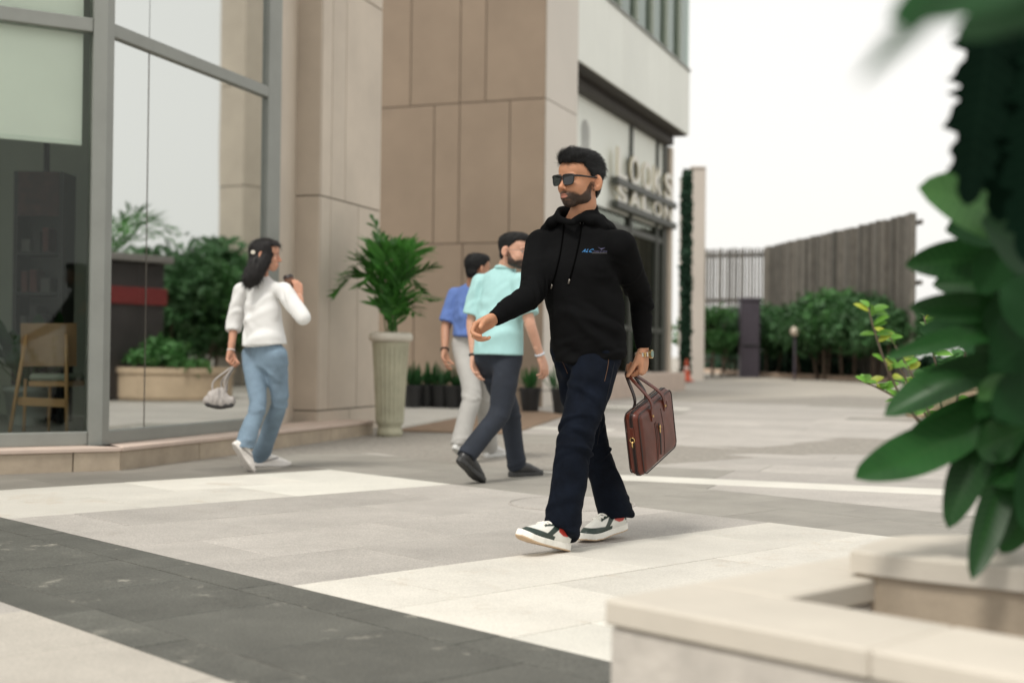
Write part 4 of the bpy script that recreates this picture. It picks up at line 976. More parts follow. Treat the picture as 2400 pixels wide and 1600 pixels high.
# ---------------------------------------------------------------- head
def head_mesh(c,B,s,skin,h=.0028,neck_to=None,beard=None,lips=(.33,.135,.10),female=False):
    W=lambda x,y,z:np.asarray(c)+s*(np.array([x,y,z])@B)
    E=lambda x,y,z,a,b,d:Ell(W(x,y,z),np.array([a,b,d])*s,B)
    jw=.9 if female else 1.
    add=[(E(-.012,0,.032,.097,.076,.082),.02),(E(.022,0,-.035,.072,.060*jw,.070),.03),(E(.060,0,.045,.038,.056,.045),.03),
         (E(.066,0,-.094,.026,.026*jw,.019),.025),(E(.016,.042*jw,-.070,.034,.016,.022),.03),(E(.016,-.042*jw,-.070,.034,.016,.022),.03),
         (E(.062,.036,-.030,.026,.022,.024),.025),(E(.062,-.036,-.030,.026,.022,.024),.025),
         (E(.086,.027,.018,.012,.024,.008),.012),(E(.086,-.027,.018,.012,.024,.008),.012),
         (E(.082,0,-.068,.020,.030,.022),.016),
         (Limb([W(.090,0,.012),W(.102,0,-.010),W(.114,0,-.030)],np.array([.0075,.0085,.0115])*s),.010),(E(.102,.011,-.035,.010,.0075,.0075),.006),(E(.102,-.011,-.035,.010,.0075,.0075),.006),
         (E(.098,0,-.0610,.0075,.021,.0050),.004),(E(.0965,0,-.0725,.0085,.018,.0060),.004)]
    fl=Field([a for a,_ in add]+[E(0,0,-.02,.12,.1,.14)],h,.01)
    for p,k in add: fl.add(p,k*s)
    for sg in (1,-1):
        fl.sub(E(.098,sg*.031,.002,.014,.017,.010),.010*s); fl.add(E(.0765,sg*.031,.002,.0135,.0135,.0125),.003)
        fl.sub(E(.110,sg*.006,-.043,.006,.0035,.004),.004)
    fl.sub(E(.112,0,-.0665,.010,.022,.0014),.003)
    nk=neck_to if neck_to is not None else W(-.05,0,-.22)
    fl2p=[]
    for sg in (1,-1):      # ears
        EB=B.copy(); a=math.radians(18); EB=np.array([B[0]*math.cos(a)-sg*B[1]*-math.sin(a)*.0+B[0]*0,B[1],B[2]]) 
        ear=Ell(W(-.018,sg*.083,-.010),np.array([.0225,.0085,.0345])*s,np.array([nrm(B[0]+B[1]*-sg*.75),nrm(B[1]+B[0]*sg*.75),B[2]])); fl.add(ear,.006)
        fl.add(E(-.006,sg*.077,-.036,.009,.006,.010),.006)
        fl.sub(Ell(W(-.010,sg*.0895,-.008),np.array([.0105,.0075,.019])*s,B),.003); fl.add(Ell(W(-.017,sg*.0855,-.008),np.array([.004,.003,.012])*s,B),.003)
    V,Q=fl.mesh(1)
    q=(V-np.asarray(c))@B.T/s; x,y,z=q.T
    col=np.tile(np.array(skin),(len(V),1)); 
    col*= (1+.06*sn(V,60,3)+.03*sn(V,200,4))[:,None]
    sm=lambda e0,e1,t:np.clip((t-e0)/(e1-e0),0,1)**2*(3-2*np.clip((t-e0)/(e1-e0),0,1))
    red=np.exp(-((x-.105)**2+y**2+(z+.03)**2)/.02**2)*.25+np.exp(-((np.abs(y)-.08)**2+(x+.01)**2)/.02**2)*.25
    col=col*(1-red[:,None])+np.array([skin[0]*1.05,skin[1]*.72,skin[2]*.65])*red[:,None]
    lp=sm(1.15,.85,np.sqrt((y/.0195)**2+((z+.0672)/.0102)**2))*sm(.086,.090,x)*(1-.45*sm(.0022,.0008,np.abs(z+.0665)))
    if beard is not None:
        amt,bc=beard
        nz=.004*sn(V,160,9)+.003*sn(V,60,8)
        up=np.interp(x,[-.02,.01,.03,.055,.075,.09,.12],[.016,-.002,-.038,-.056,-.049,-.041,-.038])
        m=sm(0,.014,up-z+nz)*sm(-.012,.004,x+nz)
        under=sm(-.012,.01,x+.0*z)*(z<-.09)
        m=np.maximum(m,under*.6); m*= (1-.2*sm(.020,.012,np.abs(np.abs(y)-.010))*sm(-.090,-.085,z)*sm(-.078,-.081,z)*(np.abs(y)>.004))   # bare patch under the lip
        global BEARD; m*=1-lp; m*=1-sm(.004,.001,np.abs(y))*sm(-.058,-.055,z)*.35
        m=np.where((z>-.0455)&(np.abs(y)<.02)&(x>.099),0,m)
        BEARD=m.copy()
        dens=amt*(.80+.20*sm(-.02,-.07,z)); dens=dens*(1-.25*sm(.03,.06,x)*(z>-.055))
        col=col*(1-(m*dens)[:,None])+np.array(bc)*(m*dens)[:,None]
    brow=np.exp(-(((np.abs(y)-.031)/.018)**4+((z-.0215+.15*(np.abs(y)-.031)**2*30)/.0045)**2))*(x>.06)
    col=col*(1-.85*brow[:,None])+np.array([.02,.015,.012])*.85*brow[:,None]
    eye=(np.sqrt((np.abs(y)-.031)**2/.0125**2+(z-.002)**2/.0058**2)<1)&(x>.078); iris=(np.sqrt((np.abs(y)-.031)**2+(z-.002)**2)<.0058)&(x>.078)
    col[eye]=(.55,.52,.5); col[iris]=(.03,.018,.012)
    col=col*(1-lp[:,None])+np.array(lips)*lp[:,None]
    return V,Q,col
def hair_mesh(c,B,s,vol,line,h=.003,amp=.004,nape=-.085,extra=()):
    """vol: ellipsoids (x,y,z,a,b,c) in head space; line: hairline front x as a function of z"""
    W=lambda x,y,z:np.asarray(c)+s*(np.array([x,y,z])@B)
    pr=[Ell(W(*v[:3]),np.array(v[3:])*s,B) for v in vol]
    fl=Field(pr+list(extra),h,.012)
    for p in pr: fl.add(p,.018*s)
    zz,xx=zip(*line); cc=np.asarray(c,np.float32); BT=B.T.astype(np.float32)
    def reg(X):
        q=(X-cc)@BT/s
        f=np.interp(q[...,2],zz,xx)-.35*np.maximum(np.abs(q[...,1])-.055,0)*(q[...,2]>.06)-.9*np.maximum(np.abs(q[...,1])-.03,0)*(q[...,2]>.05)*(q[...,0]>.04)
        return np.maximum(q[...,0]-f,nape-q[...,2])*s
    fl.clip(reg)
    for e in extra: fl.add(e,.015)
    V,Q=fl.mesh(1); N=vnormals(V,Q); q=(V-cc)@B.T/s
    st=np.stack([q[:,0]*25,q[:,1]*110,q[:,2]*45],1)
    d=amp*(sn(st,1.,5)+.7*sn(st*2.1,1.,6)+.5*sn(st*4.3,1.,7))
    return V+N*d[:,None],Q
# ---------------------------------------------------------------- hand
def hand_mesh(wr,fore,d,pn,ts,curl,thumb,s,skin,h=.0022,spread=.06,tcurl=(20,20),wr_r=(.026,.021)):
    """wr wrist, fore point up the forearm, d hand direction, pn palm normal, ts thumb side; curl per finger = 3 bend angles"""
    wr=np.asarray(wr,float); d=nrm(d); pn=nrm(pn-d*np.dot(pn,d)); ts=nrm(np.asarray(ts)-d*np.dot(ts,d)-pn*np.dot(ts,pn))
    P=lambda a,b,cn=0:wr+s*(d*a+ts*b+pn*cn)
    pr=[Limb([np.asarray(fore),wr,P(.02,0)],[wr_r[0]*1.25*s,wr_r[0]*s,.028*s],[wr_r[0]*1.1*s,wr_r[1]*s,.019*s],side=ts)]
    ks=[.01]
    for j,(b0,b1) in enumerate(((.022,.029),(.008,.010),(-.008,-.010),(-.022,-.028))):
        pr.append(Limb([P(.010,b0),P(.05,(b0+b1)/2,-.002),P((.090,.093,.088,.078)[j],b1)],[.013*s,.0125*s,.0105*s],[.013*s,.013*s,.0105*s],side=ts)); ks.append(.012)
    pr.append(Limb([P(.012,.020,.006),P(.035,.030,.010),P(.05,.030,.010)],[.015*s,.015*s,.010*s])); ks.append(.012)
    Ls=((.044,.026,.022),(.048,.030,.023),(.044,.028,.023),(.035,.021,.020))
    for j in range(4):
        b=(.029,.010,-.010,-.028)[j]; p=P((.090,.093,.088,.078)[j],b); pts=[p-d*.006*s]; an=0
        sp=ts*spread*(1.5-j)*.6
        for L,c in zip(Ls[j],curl[j]):
            an+=math.radians(c); dr=nrm(d*math.cos(an)+pn*math.sin(an)+sp*math.cos(an)); p=p+dr*L*s; pts.append(p)
        r=(.0088,.0092,.0088,.0079)[j]*s
        pr.append(Limb(pts,[r*1.12,r*1.02,r*.94,r*.80],n=13)); ks.append(.0022)
    tp=P(.022,.026,.008); td=nrm(d*thumb[0]+ts*thumb[1]+pn*thumb[2]); q1=tp+td*.040*s; t2=nrm(td+(pn*.8-ts*.4)*math.tan(math.radians(tcurl[0]))); q2=q1+t2*.032*s; t3=nrm(t2+(pn*.8-ts*.4)*math.tan(math.radians(tcurl[1]))); q3=q2+t3*.026*s
    pr.append(Limb([tp,q1,q2,q3],[.0135*s,.0115*s,.0105*s,.0085*s],n=13)); ks.append(.008)
    fl=Field(pr,h,.008)
    for p,k in zip(pr,ks): fl.add(p,k)
    V,Q=fl.mesh(1); col=np.tile(np.array(skin),(len(V),1))*(1+.05*sn(V,90,2)+.04*sn(V,260,3))[:,None]
    nl=np.exp(-((V-(q3+(ts*.3-pn*.7)*.007*s))**2).sum(1)/(.0075*s)**2)
    col=col*(1-.5*nl[:,None])+np.array([skin[0]*1.5,skin[1]*1.75,skin[2]*1.9])*.5*nl[:,None]
    tip=[pr[6+j].P[-1] for j in range(4)]
    return V,Q,col,dict(fingers=[pr[6+j].P for j in range(4)],thumb=q3)
# ---------------------------------------------------------------- shoe (local: x heel->toe, y left, z up)
def shoe(par,name,heel,B,L,colf,msole,mup,h=.0032,solez=.030,high=.115,laces=None,sole_col=None):
    heel=np.asarray(heel,float); k=L/.29
    W=lambda x,y,z:heel+k*(np.array([x,y,z])@B)
    xs=[.012,.05,.12,.20,.25,.285]; wd=[.026,.036,.034,.048,.046,.024]
    sp=[0,0,0,0,.004,.012]
    so=Limb([W(x,0,.015+q) for x,q in zip(xs,sp)],np.array(wd)*k,np.array([.07]*6)*k,side=B[1],n=21)
    fl=Field([so],h,.012); fl.add(so,.001); BT=B.T.astype(np.float32); hh=heel.astype(np.float32)
    zof=lambda x:np.interp(x,[.0,.2,.25,.30],[0,0,.004,.016])
    fl.clip(lambda X:(lambda q:np.maximum(q[...,2]-solez-zof(q[...,0])-.006*np.clip((.06-q[...,0])/.06,0,1),zof(q[...,0])-q[...,2])*k)(((X-hh)@BT)/k))
    V,Q=fl.mesh(1); q=(V-heel)@B.T/k
    cs=np.tile(np.array(sole_col if sole_col is not None else (.8,.78,.72)),(len(V),1)).astype(float)
    cs[q[:,2]<zof(q[:,0])+.006]=np.array((.55,.40,.26)) if sole_col is None else np.array(sole_col)*.8
    obj('sole',V,Q,msole,par,smooth=True,cols=cs)
    up=[Limb([W(.030,0,.055),W(.09,0,.055),W(.17,0,.048),W(.235,0,.036),W(.262,0,.032)],np.array([.031,.034,.040,.043,.033])*k,np.array([.046,.045,.042,.032,.024])*k,side=B[1],n=21),
        Limb([W(.058,0,.06),W(.052,0,high)],np.array([.036,.035])*k,np.array([.046,.044])*k,side=B[1],flat1=True,n=4),
        Limb([W(.10,0,.085),W(.165,0,.066)],np.array([.026,.024])*k,np.array([.02,.016])*k,side=B[1],n=4)]
    fl=Field(up,h,.012)
    for p in up: fl.add(p,.03*k)
    fl.clip(lambda X:(lambda q:(solez-.006+zof(q[...,0])-q[...,2])*k)(((X-hh)@BT)/k))
    V,Q=fl.mesh(1); q=(V-heel)@B.T/k
    o=obj('upper',V,Q,mup,par,smooth=True,cols=colf(q))
    if laces:
        bv=BVHTree.FromPolygons([Vector(v) for v in V],Q.tolist())
        for i,x in enumerate(np.linspace(.105,.185,5)):
            pts=[]
            for y in np.linspace(-.024,.024,7):
                hit=bv.ray_cast(Vector(W(x+.05*y*(1 if i%2 else -1),y,.2)),Vector(-B[2]))
                if hit[0] is not None: pts.append(np.array(hit[0])+B[2]*.002)
            if len(pts)>3: obj('lace',*tube(pts,.0042*k,6),laces,par,smooth=True)
    return o
def meshmerge(parts):
    V=[];Q=[];C=[];n=0
    for v,q,c in parts: V.append(v);Q.append(q+n);C.append(c);n+=len(v)
    return np.concatenate(V),np.concatenate(Q),np.concatenate(C)
def bvh(V,Q): return BVHTree.FromPolygons([Vector(v) for v in V],Q.tolist())
def ontop(bv,p,dr,off=.001):
    """first surface point met travelling from p along dr"""
    h=bv.ray_cast(Vector(p),Vector(dr)); 
    return None if h[0] is None else np.array(h[0])-nrm(dr)*off

def strands(V,Q,sel,dirf,n,length,width,lift,seed,jit=.35,seg=3):
    """thin hair strips rooted on chosen vertices of a surface"""
    rs=np.random.RandomState(seed); N=vnormals(V,Q); idx=np.flatnonzero(sel)
    if len(idx)==0: return None
    k=rs.choice(idx,n); P=V[k]+rs.normal(size=(n,3))*.0012; Nn=N[k]; D=dirf(P)+rs.normal(size=(n,3))*jit
    D=D-Nn*(D*Nn).sum(1)[:,None]; D/=np.linalg.norm(D,axis=1)[:,None]+1e-9; S=np.cross(D,Nn); S/=np.linalg.norm(S,axis=1)[:,None]+1e-9
    L=length*rs.uniform(.6,1.3,n)[:,None]; lf=lift*rs.uniform(.2,1.4,n)[:,None]; rows=[]
    for t in np.linspace(0,1,seg+1):
        c=P+Nn*(.0008+lf*L*np.sin(t*1.9)*.9-lf*L*.15*t)+D*L*t; w=width*(1-.75*t)*.5; rows.append(c-S*w); rows.append(c+S*w)
    W=np.stack(rows,1); m=2*(seg+1); base=(np.arange(n)*m)[:,None]
    Fq=np.concatenate([base+np.array([[2*i,2*i+1,2*i+3,2*i+2]]) for i in range(seg)]); return W.reshape(-1,3),Fq
# ================================================================ THE WALKING MAN (black hoodie)
SK=(.48,.235,.135)
M_hood=mat('black_jersey',(.0046,.0047,.0051),.9,.15,6,.10,700,spec=.07)
M_denim=mat('dark_indigo_denim',(.0040,.0062,.0120),.85,.30,9,.18,600,spec=.10,speck=.35,spscale=420)
M_hairb=mat('black_hair',(.0065,.0065,.007),.6,.3,40,.35,420,spec=.3)
M_shoe_u=mat('shoe_leather',(.8,.8,.8),.45,.04,20,.05,300,attr=True,coat=.1); M_shoe_s=mat('shoe_rubber',(.8,.8,.8),.6,.05,20,.05,200,attr=True)
M_lace=mat('white_lace',(.78,.76,.70),.8,.05,40); M_blk=mat('black_plastic',(.006,.006,.007),.25,.05,5)
M_lens=mat('dark_lens',(.012,.013,.015),.08,.0,spec=.6); M_steel=mat('steel',(.62,.58,.50),.25,.08,60,metal=.9); M_goldm=mat('gold_metal',(.70,.48,.20),.25,.08,60,metal=.9)
J={k:at(*v) for k,v in dict(head=(1360,425,5.95),neck=(1352,520,6.0),RS=(1270,578,6.06),LS=(1452,580,5.90),RE=(1243,690,5.85),RW=(1155,749,5.70),LE=(1501,697,6.09),LW=(1508,822,6.10),
 LH=(1411,812,5.95),RH=(1339,812,6.04),LK=(1350,1020,5.80),RK=(1385,1030,6.12)).items()}
TB=bas(207,3); PB=bas(218); HB=bas(227,2,-1.5); fT,lT,uT=TB
heelL=gnd(1327,1291); FL_=bas(226,-14.5); heelR=gnd(1463,1240,.035)
FR_=bas(225,7)
J['LA']=heelL+FL_[0]*.055+FL_[2]*.10; J['RA']=heelR+FR_[0]*.055+FR_[2]*.10
HS=1.06
man=None
# --- skin: head, neck, hands and a plain body under the clothes: one mesh
hv,hq,hc=head_mesh(J['head'],HB,HS,SK,.0026,beard=(.92,(.023,.018,.015)))
mb=BEARD; M_beard=mat('beard_hair',(.010,.008,.007),.7,.2,40)
beard_s=strands(hv,hq,mb>.5,lambda P:np.tile(-Z*.9-HB[0]*.25,(len(P),1)),3400,.0036,.0009,.30,5,.5,2)
nb=J['neck']+fT*.0
nk=Limb([J['head']-HB[2]*.055-HB[0]*.018,J['head']-HB[2]*.125-HB[0]*.022,nb-uT*.02-fT*.005,nb-uT*.10],[.057,.057,.062,.085],[.060,.061,.066,.075],side=lT)
nv,nq=build([nk],.004); ncol=np.tile(np.array(SK)*.93,(len(nv),1))*(1+.05*sn(nv,70,2))[:,None]
fwdR=nrm(J['RW']-J['RE'])
rdir=nrm(fwdR+np.array([-.28,.15,-.10]))
rv,rq,rc,rinf=hand_mesh(J['RW'],J['RE']+(J['RW']-J['RE'])*.55,rdir,lT*.9+np.array([0,-.1,-.35]),Z*.8+fT*.55,[(42,48,25),(52,58,32),(60,62,36),(66,64,38)],(.78,.40,.40),1.04,SK,.0021,tcurl=(12,12))
ldir=nrm(np.array([-.02,-.03,-1])); fB=az(205)
lv,lq,lc,linf=hand_mesh(J['LW'],J['LE']+(J['LW']-J['LE'])*.6,ldir,-lT,fB,[(70,72,40),(78,78,45),(80,80,45),(82,80,45)],(.85,.42,.28),1.10,SK,.0021,tcurl=(6,6))
bp=[Limb([J['LH']*.5+J['RH']*.5-Z*.06,J['neck']*.3+(J['LH']+J['RH'])*.35,J['neck']-Z*.16,J['neck']-Z*.06],[.13,.14,.15,.07],[.09,.10,.10,.06],side=lT)]
for a,b,c in (('LS','LE','LW'),('RS','RE','RW')): bp.append(Limb([J[a],J[b],J[c]],[.045,.038,.024]))
for a,b,c in (('LH','LK','LA'),('RH','RK','RA')): bp.append(Limb([J[a],J[b],J[c]],[.07,.05,.036]))
bv_,bq=build(bp,.013,.03); bc=np.tile(np.array(SK),(len(bv_),1))
V,Q,C=meshmerge([(hv,hq,hc),(nv,nq,ncol),(rv,rq,rc),(lv,lq,lc),(bv_,bq,bc)])
man=obj('person',V,Q,M_skin,None,smooth=True,cols=C)
tag(man,'man in black hoodie, dark jeans and sunglasses striding past with a brown briefcase','person')
# --- hair
line=[(-.10,-.050),(-.03,-.046),(-.012,-.040),(.004,-.010),(.014,.004),(.026,.014),(.045,.024),(.060,.040),(.072,.075),(.080,.20),(.2,.2)]
V,Q=hair_mesh(J['head'],HB,HS,[(-.012,0,.040,.103,.080,.083),(.012,0,.088,.098,.072,.046),(.058,0,.103,.046,.060,.030),(-.060,0,.050,.056,.066,.066),(-.035,0,-.02,.066,.064,.068)],line,.0027,.0046)
hro=obj('hair',V,Q,M_hairb,man,smooth=True)
def hdir(P):
    q=(P-J['head'])@HB.T; top=np.clip((q[:,2]-.05)/.05,0,1)[:,None]; fr=np.clip((q[:,0]-.02)/.05,0,1)[:,None]
    return top*((1-fr)*(-HB[0])[None]+fr*(HB[2]*.8-HB[0]*.2+HB[1]*.5)[None])+(1-top)*(-HB[2]*.9-HB[0]*.5)[None]
hq_=(V-J['head'])@HB.T
sv,sf=strands(V,Q,hq_[:,2]>.03,hdir,5200,.026,.0016,.34,8,.35,3); obj('hair_strands',sv,sf,M_hairb,hro)
sv,sf=strands(V,Q,hq_[:,2]<=.05,hdir,3200,.010,.0013,.25,9,.4,2); obj('hair_strands',sv,sf,M_hairb,hro)
obj('beard',*beard_s,M_beard,man)
# --- sunglasses (three parts: frame, lenses, temples)
WH=lambda x,y,z:J['head']+HS*(np.array([x,y,z])@HB)
def gx(y): return .1105-2.6*y*y
sg_frame=[]
for sgn_ in (1,-1):
    ol=[]
    for (yy,zz) in ((.008,.016),(.020,.019),(.040,.019),(.058,.018),(.0615,.013),(.060,-.006),(.056,-.017),(.048,-.022),(.030,-.023),(.018,-.021),(.011,-.012),(.008,.004)):
        ol.append((sgn_*yy,zz))
    cen=WH(gx(.034)+.0005,sgn_*.034,-.002)
    P3=[WH(gx(y)+.001,y,z) for y,z in ol]
    n=len(P3); vv=P3+[p-HB[0]*.0025 for p in P3]; ff=[list(range(n)),list(range(n,2*n))[::-1]]+[[i,(i+1)%n,n+(i+1)%n,n+i] for i in range(n)]
    Cc=catmull(np.array(P3+[P3[0]]),40)
    sg_frame.append(tube(Cc[:-1],.0027,6,closed=True)); sg_frame.append(tube(catmull(np.array(P3[:5]),14),.0042,6))
    if sgn_==1: fr_l=(vv,ff)
    else: fr_r=(vv,ff)
sg_frame.append(tube(catmull([WH(gx(.012)+.001,.012,.010),WH(gx(0)+.002,0,.012),WH(gx(-.012)+.001,-.012,.010)],8),.0035,6))
sgo=obj('sunglasses',*join(sg_frame),M_blk,man,smooth=True)
for q in (fr_l,fr_r): obj('lens',np.array(q[0]),q[1],M_lens,sgo)
for sgn_ in (1,-1):
    pts=catmull([WH(gx(.062),sgn_*.063,.014),WH(.080,sgn_*.0745,.014),WH(.03,sgn_*.0815,.012),WH(-.015,sgn_*.0845,.010),WH(-.03,sgn_*.0835,-.004)],16)
    obj('temple',*tube(pts,np.linspace(.0052,.0030,16),6),M_blk,sgo,smooth=True)
# --- hoodie
sd=np.array([PB[1],nrm(PB[1]+lT),lT,lT,lT,lT])
mid=(J['LS']+J['RS'])/2
tor=Limb([[.350,5.985,.842],[.343,5.975,.93],[.332,5.965,1.06],mid-Z*.12+fT*.012,mid-Z*.005,J['neck']-Z*.045],[.176,.176,.174,.186,.155,.085],[.138,.146,.146,.132,.090,.070],side=sd,n=26,flat0=True)
hp=[tor,
 Limb([J['neck']-Z*.03-lT*.03-fT*.02,mid+(J['RS']-mid)*.6+Z*.030,J['RS']+Z*.008],[.055,.055,.062],side=fT),Limb([J['neck']-Z*.03+lT*.03-fT*.02,mid+(J['LS']-mid)*.6+Z*.030,J['LS']+Z*.008],[.055,.055,.062],side=fT),
 Limb([J['RS'],J['RS']*.5+J['RE']*.5,J['RE'],J['RE']*.45+J['RW']*.55,J['RW']-fwdR*.005],[.076,.068,.056,.049,.035],[.078,.070,.058,.050,.034],side=lT,flat1=True,n=22),
 Limb([J['LS'],J['LS']*.5+J['LE']*.5,J['LE'],J['LE']*.5+J['LW']*.5,J['LW']+Z*.012],[.076,.067,.055,.048,.033],[.078,.068,.056,.047,.032],side=lT,flat1=True,n=22),
 # pectoral mass
 Ell(mid+fT*.085-Z*.11+lT*.075,(.085,.06,.075),TB[[1,0,2]]),Ell(mid+fT*.085-Z*.11-lT*.075,(.085,.06,.075),TB[[1,0,2]])]
HV,HQ=build(hp,.0055,[.02,.04,.04,.028,.028,.05,.05],1)
sp=[]
e=J['RE']; ax=nrm(J['RW']-J['RE']); 
sp+=[(e+fT*-.02,ax+Z*.4,.034,.085,.008),(e+ax*.12,ax+lT*.3,.05,.10,.003),(J['RW']-ax*.05,ax,.022,.05,.0025)]
e=J['LE']; ax=nrm(J['LW']-J['LE'])
sp+=[(e+Z*.01,ax+lT*.25,.030,.08,.009),(e+ax*.14,ax+lT*.4,.045,.09,.003),(J['LW']-ax*.06,ax,.024,.05,.003)]
sp+=[(np.array([.34,5.90,.90])+fT*.02,Z+lT*.35,.060,.18,.010),(np.array([.42,5.90,1.02]),Z+lT*.55,.07,.17,.009),(np.array([.28,5.93,.88]),Z-lT*.3,.055,.13,.009),
     (J['LS']-Z*.10-lT*.06+fT*.06,lT+Z*.8,.05,.10,.005),(J['RS']-Z*.12+lT*.05+fT*.04,lT-Z*.9,.05,.10,.005),(J['LS']-Z*.15,nrm(J['LE']-J['LS'])+lT*.3,.05,.10,.004),(np.array([.38,5.88,.84]),Z,.035,.15,.004)]
sp=[(a,b,c,d,e*1.0) for a,b,c,d,e in sp]
HV=folds(HV,HQ,sp,.0013)
hoodie=obj('hoodie',HV,HQ,M_hood,man,smooth=True)
hb=bvh(HV,HQ)
# hem band and cuffs
nbk=J['neck']
vb=at(1344,521,5.865)        # bottom of the neck opening
hood_pts=[]; hr=[]; hrb=[]
for ph in np.linspace(-180,180,31):
    a=math.radians(ph); k=abs(ph)/180
    p=nbk-fT*(math.cos(a)*(.088 if k<.5 else .10)-.004)+lT*math.sin(a)*.084+Z*np.interp(k,[0,.3,.5,.72,1],[.058,.055,.050,.020,-.012])
    if k>.8: p=p*(1-(k-.8)/.2)+vb*((k-.8)/.2)
    hood_pts.append(p); hr.append(np.interp(k,[0,.4,.7,1],[.026,.024,.019,.013])); hrb.append(np.interp(k,[0,.4,.7,1],[.015,.014,.011,.010]))
hl=Limb(hood_pts,hr,hrb,side=Z,n=44)
ringp=lambda R,zz,a,n,sp_: [nbk-fT*(math.cos(math.radians(ph))*R*.92+sp_)+lT*math.sin(math.radians(ph))*R+Z*(zz-.02*abs(ph)/110) for ph in np.linspace(-a,a,n)]
V,Q=build([hl,Limb(ringp(.110,.022,118,15,-.01),[.024]*15,[.028]*15,side=Z,n=26),Limb(ringp(.140,-.012,98,13,-.005),[.022]*13,[.034]*13,side=Z,n=24),Limb(ringp(.170,-.045,82,11,-.0),[.018]*11,[.034]*11,side=Z,n=20)],.005,[.02,.03,.04,.04],1)
V=folds(V,Q,[(nbk-fT*.1+lT*.06,Z+lT*.5,.04,.14,.004),(nbk+lT*.12,Z*.9+fT*.5,.035,.10,.004)],.001,21)
obj('hood',V,Q,M_hood,man,smooth=True)
# drawstrings lying on the chest, with eyelets and metal tips
for (x0,y0,x1,y1,bw) in ((1322,521,1294,667,6),(1364,521,1335,655,4)):
    pts=[]
    for t in np.linspace(0,1,14):
        x=x0+(x1-x0)*t+bw*math.sin(t*math.pi)*.8; y=y0+(y1-y0)*t; p=at(x,y,5.2); hit=ontop(hb,p,nrm(p-CAM0),.0035)
        if hit is not None: pts.append(hit)
    dsn=obj('drawstring',*tube(pts,.0036,7),mat('black_cord',(.002,.002,.002),.95,.1,spec=.02),hoodie,smooth=True)
    d=nrm(pts[-1]-pts[-2]); obj('string_tip',*tube([pts[-1]-d*.002,pts[-1]+d*.020],.0042,8),mat('dull_metal_tip',(.20,.18,.16),.4,.1,metal=.8),dsn,smooth=True)
    n=nrm(CAM0-pts[0]); s=nrm(np.cross(n,Z)); t2=np.cross(s,n)
    obj('eyelet',*tube([pts[0]+.008*(math.cos(a)*s+math.sin(a)*t2) for a in np.linspace(0,6.283,13)[:-1]],.0026,6,closed=True),mat('gunmetal',(.06,.06,.06),.3,.1,metal=.8),dsn,smooth=True)
# chest print: letters, small bird and underline, laid on the cloth
def printed(name,V2,F2,org,ex,ey,m,off=.0012):
    """flat drawing (V2 in metres) laid on the hoodie from the front of the chest"""
    out=[]
    for x,y in V2:
        p=org+ex*x+ey*y-fT*-.25; hit=ontop(hb,p,-fT,off); out.append(hit if hit is not None else p-fT*.25)
    return obj(name,np.array(out),F2,m,hoodie)
M_pblue=mat('print_blue',(.02,.15,.36),.7,.15,200); M_ppur=mat('print_violet',(.045,.042,.095),.7,.2,200); M_pgrey=mat('print_grey',(.09,.085,.085),.7,.1)
pc_=at(1353,585,5.8); ex_=nrm(lT*.995-Z*.02); ey_=nrm(Z+lT*.02)
def letters(s_,size,x0,y0,m,shear=.25,squash=1.):
    x=x0
    for chx in s_:
        v,f=text_mesh(chx,size,0.,True,shear); v=v[:,:2].copy(); w_=v[:,0].max(); v[:,0]*=squash; v[:,0]+=x; v[:,1]+=y0
        printed('print_letter',v,f,pc_,ex_,ey_,m); x+=w_*squash+size*.06
    return x
x1_=letters('ALC',.0205,0,-.010,M_pblue,.2,1.0)
x2_=letters('FALCON',.0120,x1_+.001,-.0105,M_ppur,.25,.92)
v=np.array([[0,0],[x2_-x1_,0],[x2_-x1_,-.003],[0,-.003]])+[x1_-.003,-.0165]; 
vv=[];ff=[]
for i in range(9): vv+= [[x1_-.002+(x2_-x1_)*i/8,-.0128],[x1_-.002+(x2_-x1_)*i/8,-.0146]]
ff=[[2*i,2*i+1,2*i+3,2*i+2] for i in range(8)]; printed('print_underline',np.array(vv),ff,pc_,ex_,ey_,M_pgrey)
bx=x1_+(x2_-x1_)*.50; by=.0065
bird=np.array([[-.026,.012],[-.014,.006],[-.006,.0015],[.0,.003],[.008,.0035],[.026,.0075],[.012,-.0015],[.004,-.0045],[-.001,-.010],[-.004,-.004],[-.012,.0015]])*.68+[bx,by]
printed('print_bird',bird,[[0,1,10],[1,2,9,10],[2,3,7,9],[3,4,6,7],[4,5,6],[7,8,9]],pc_,ex_,ey_,M_ppur)
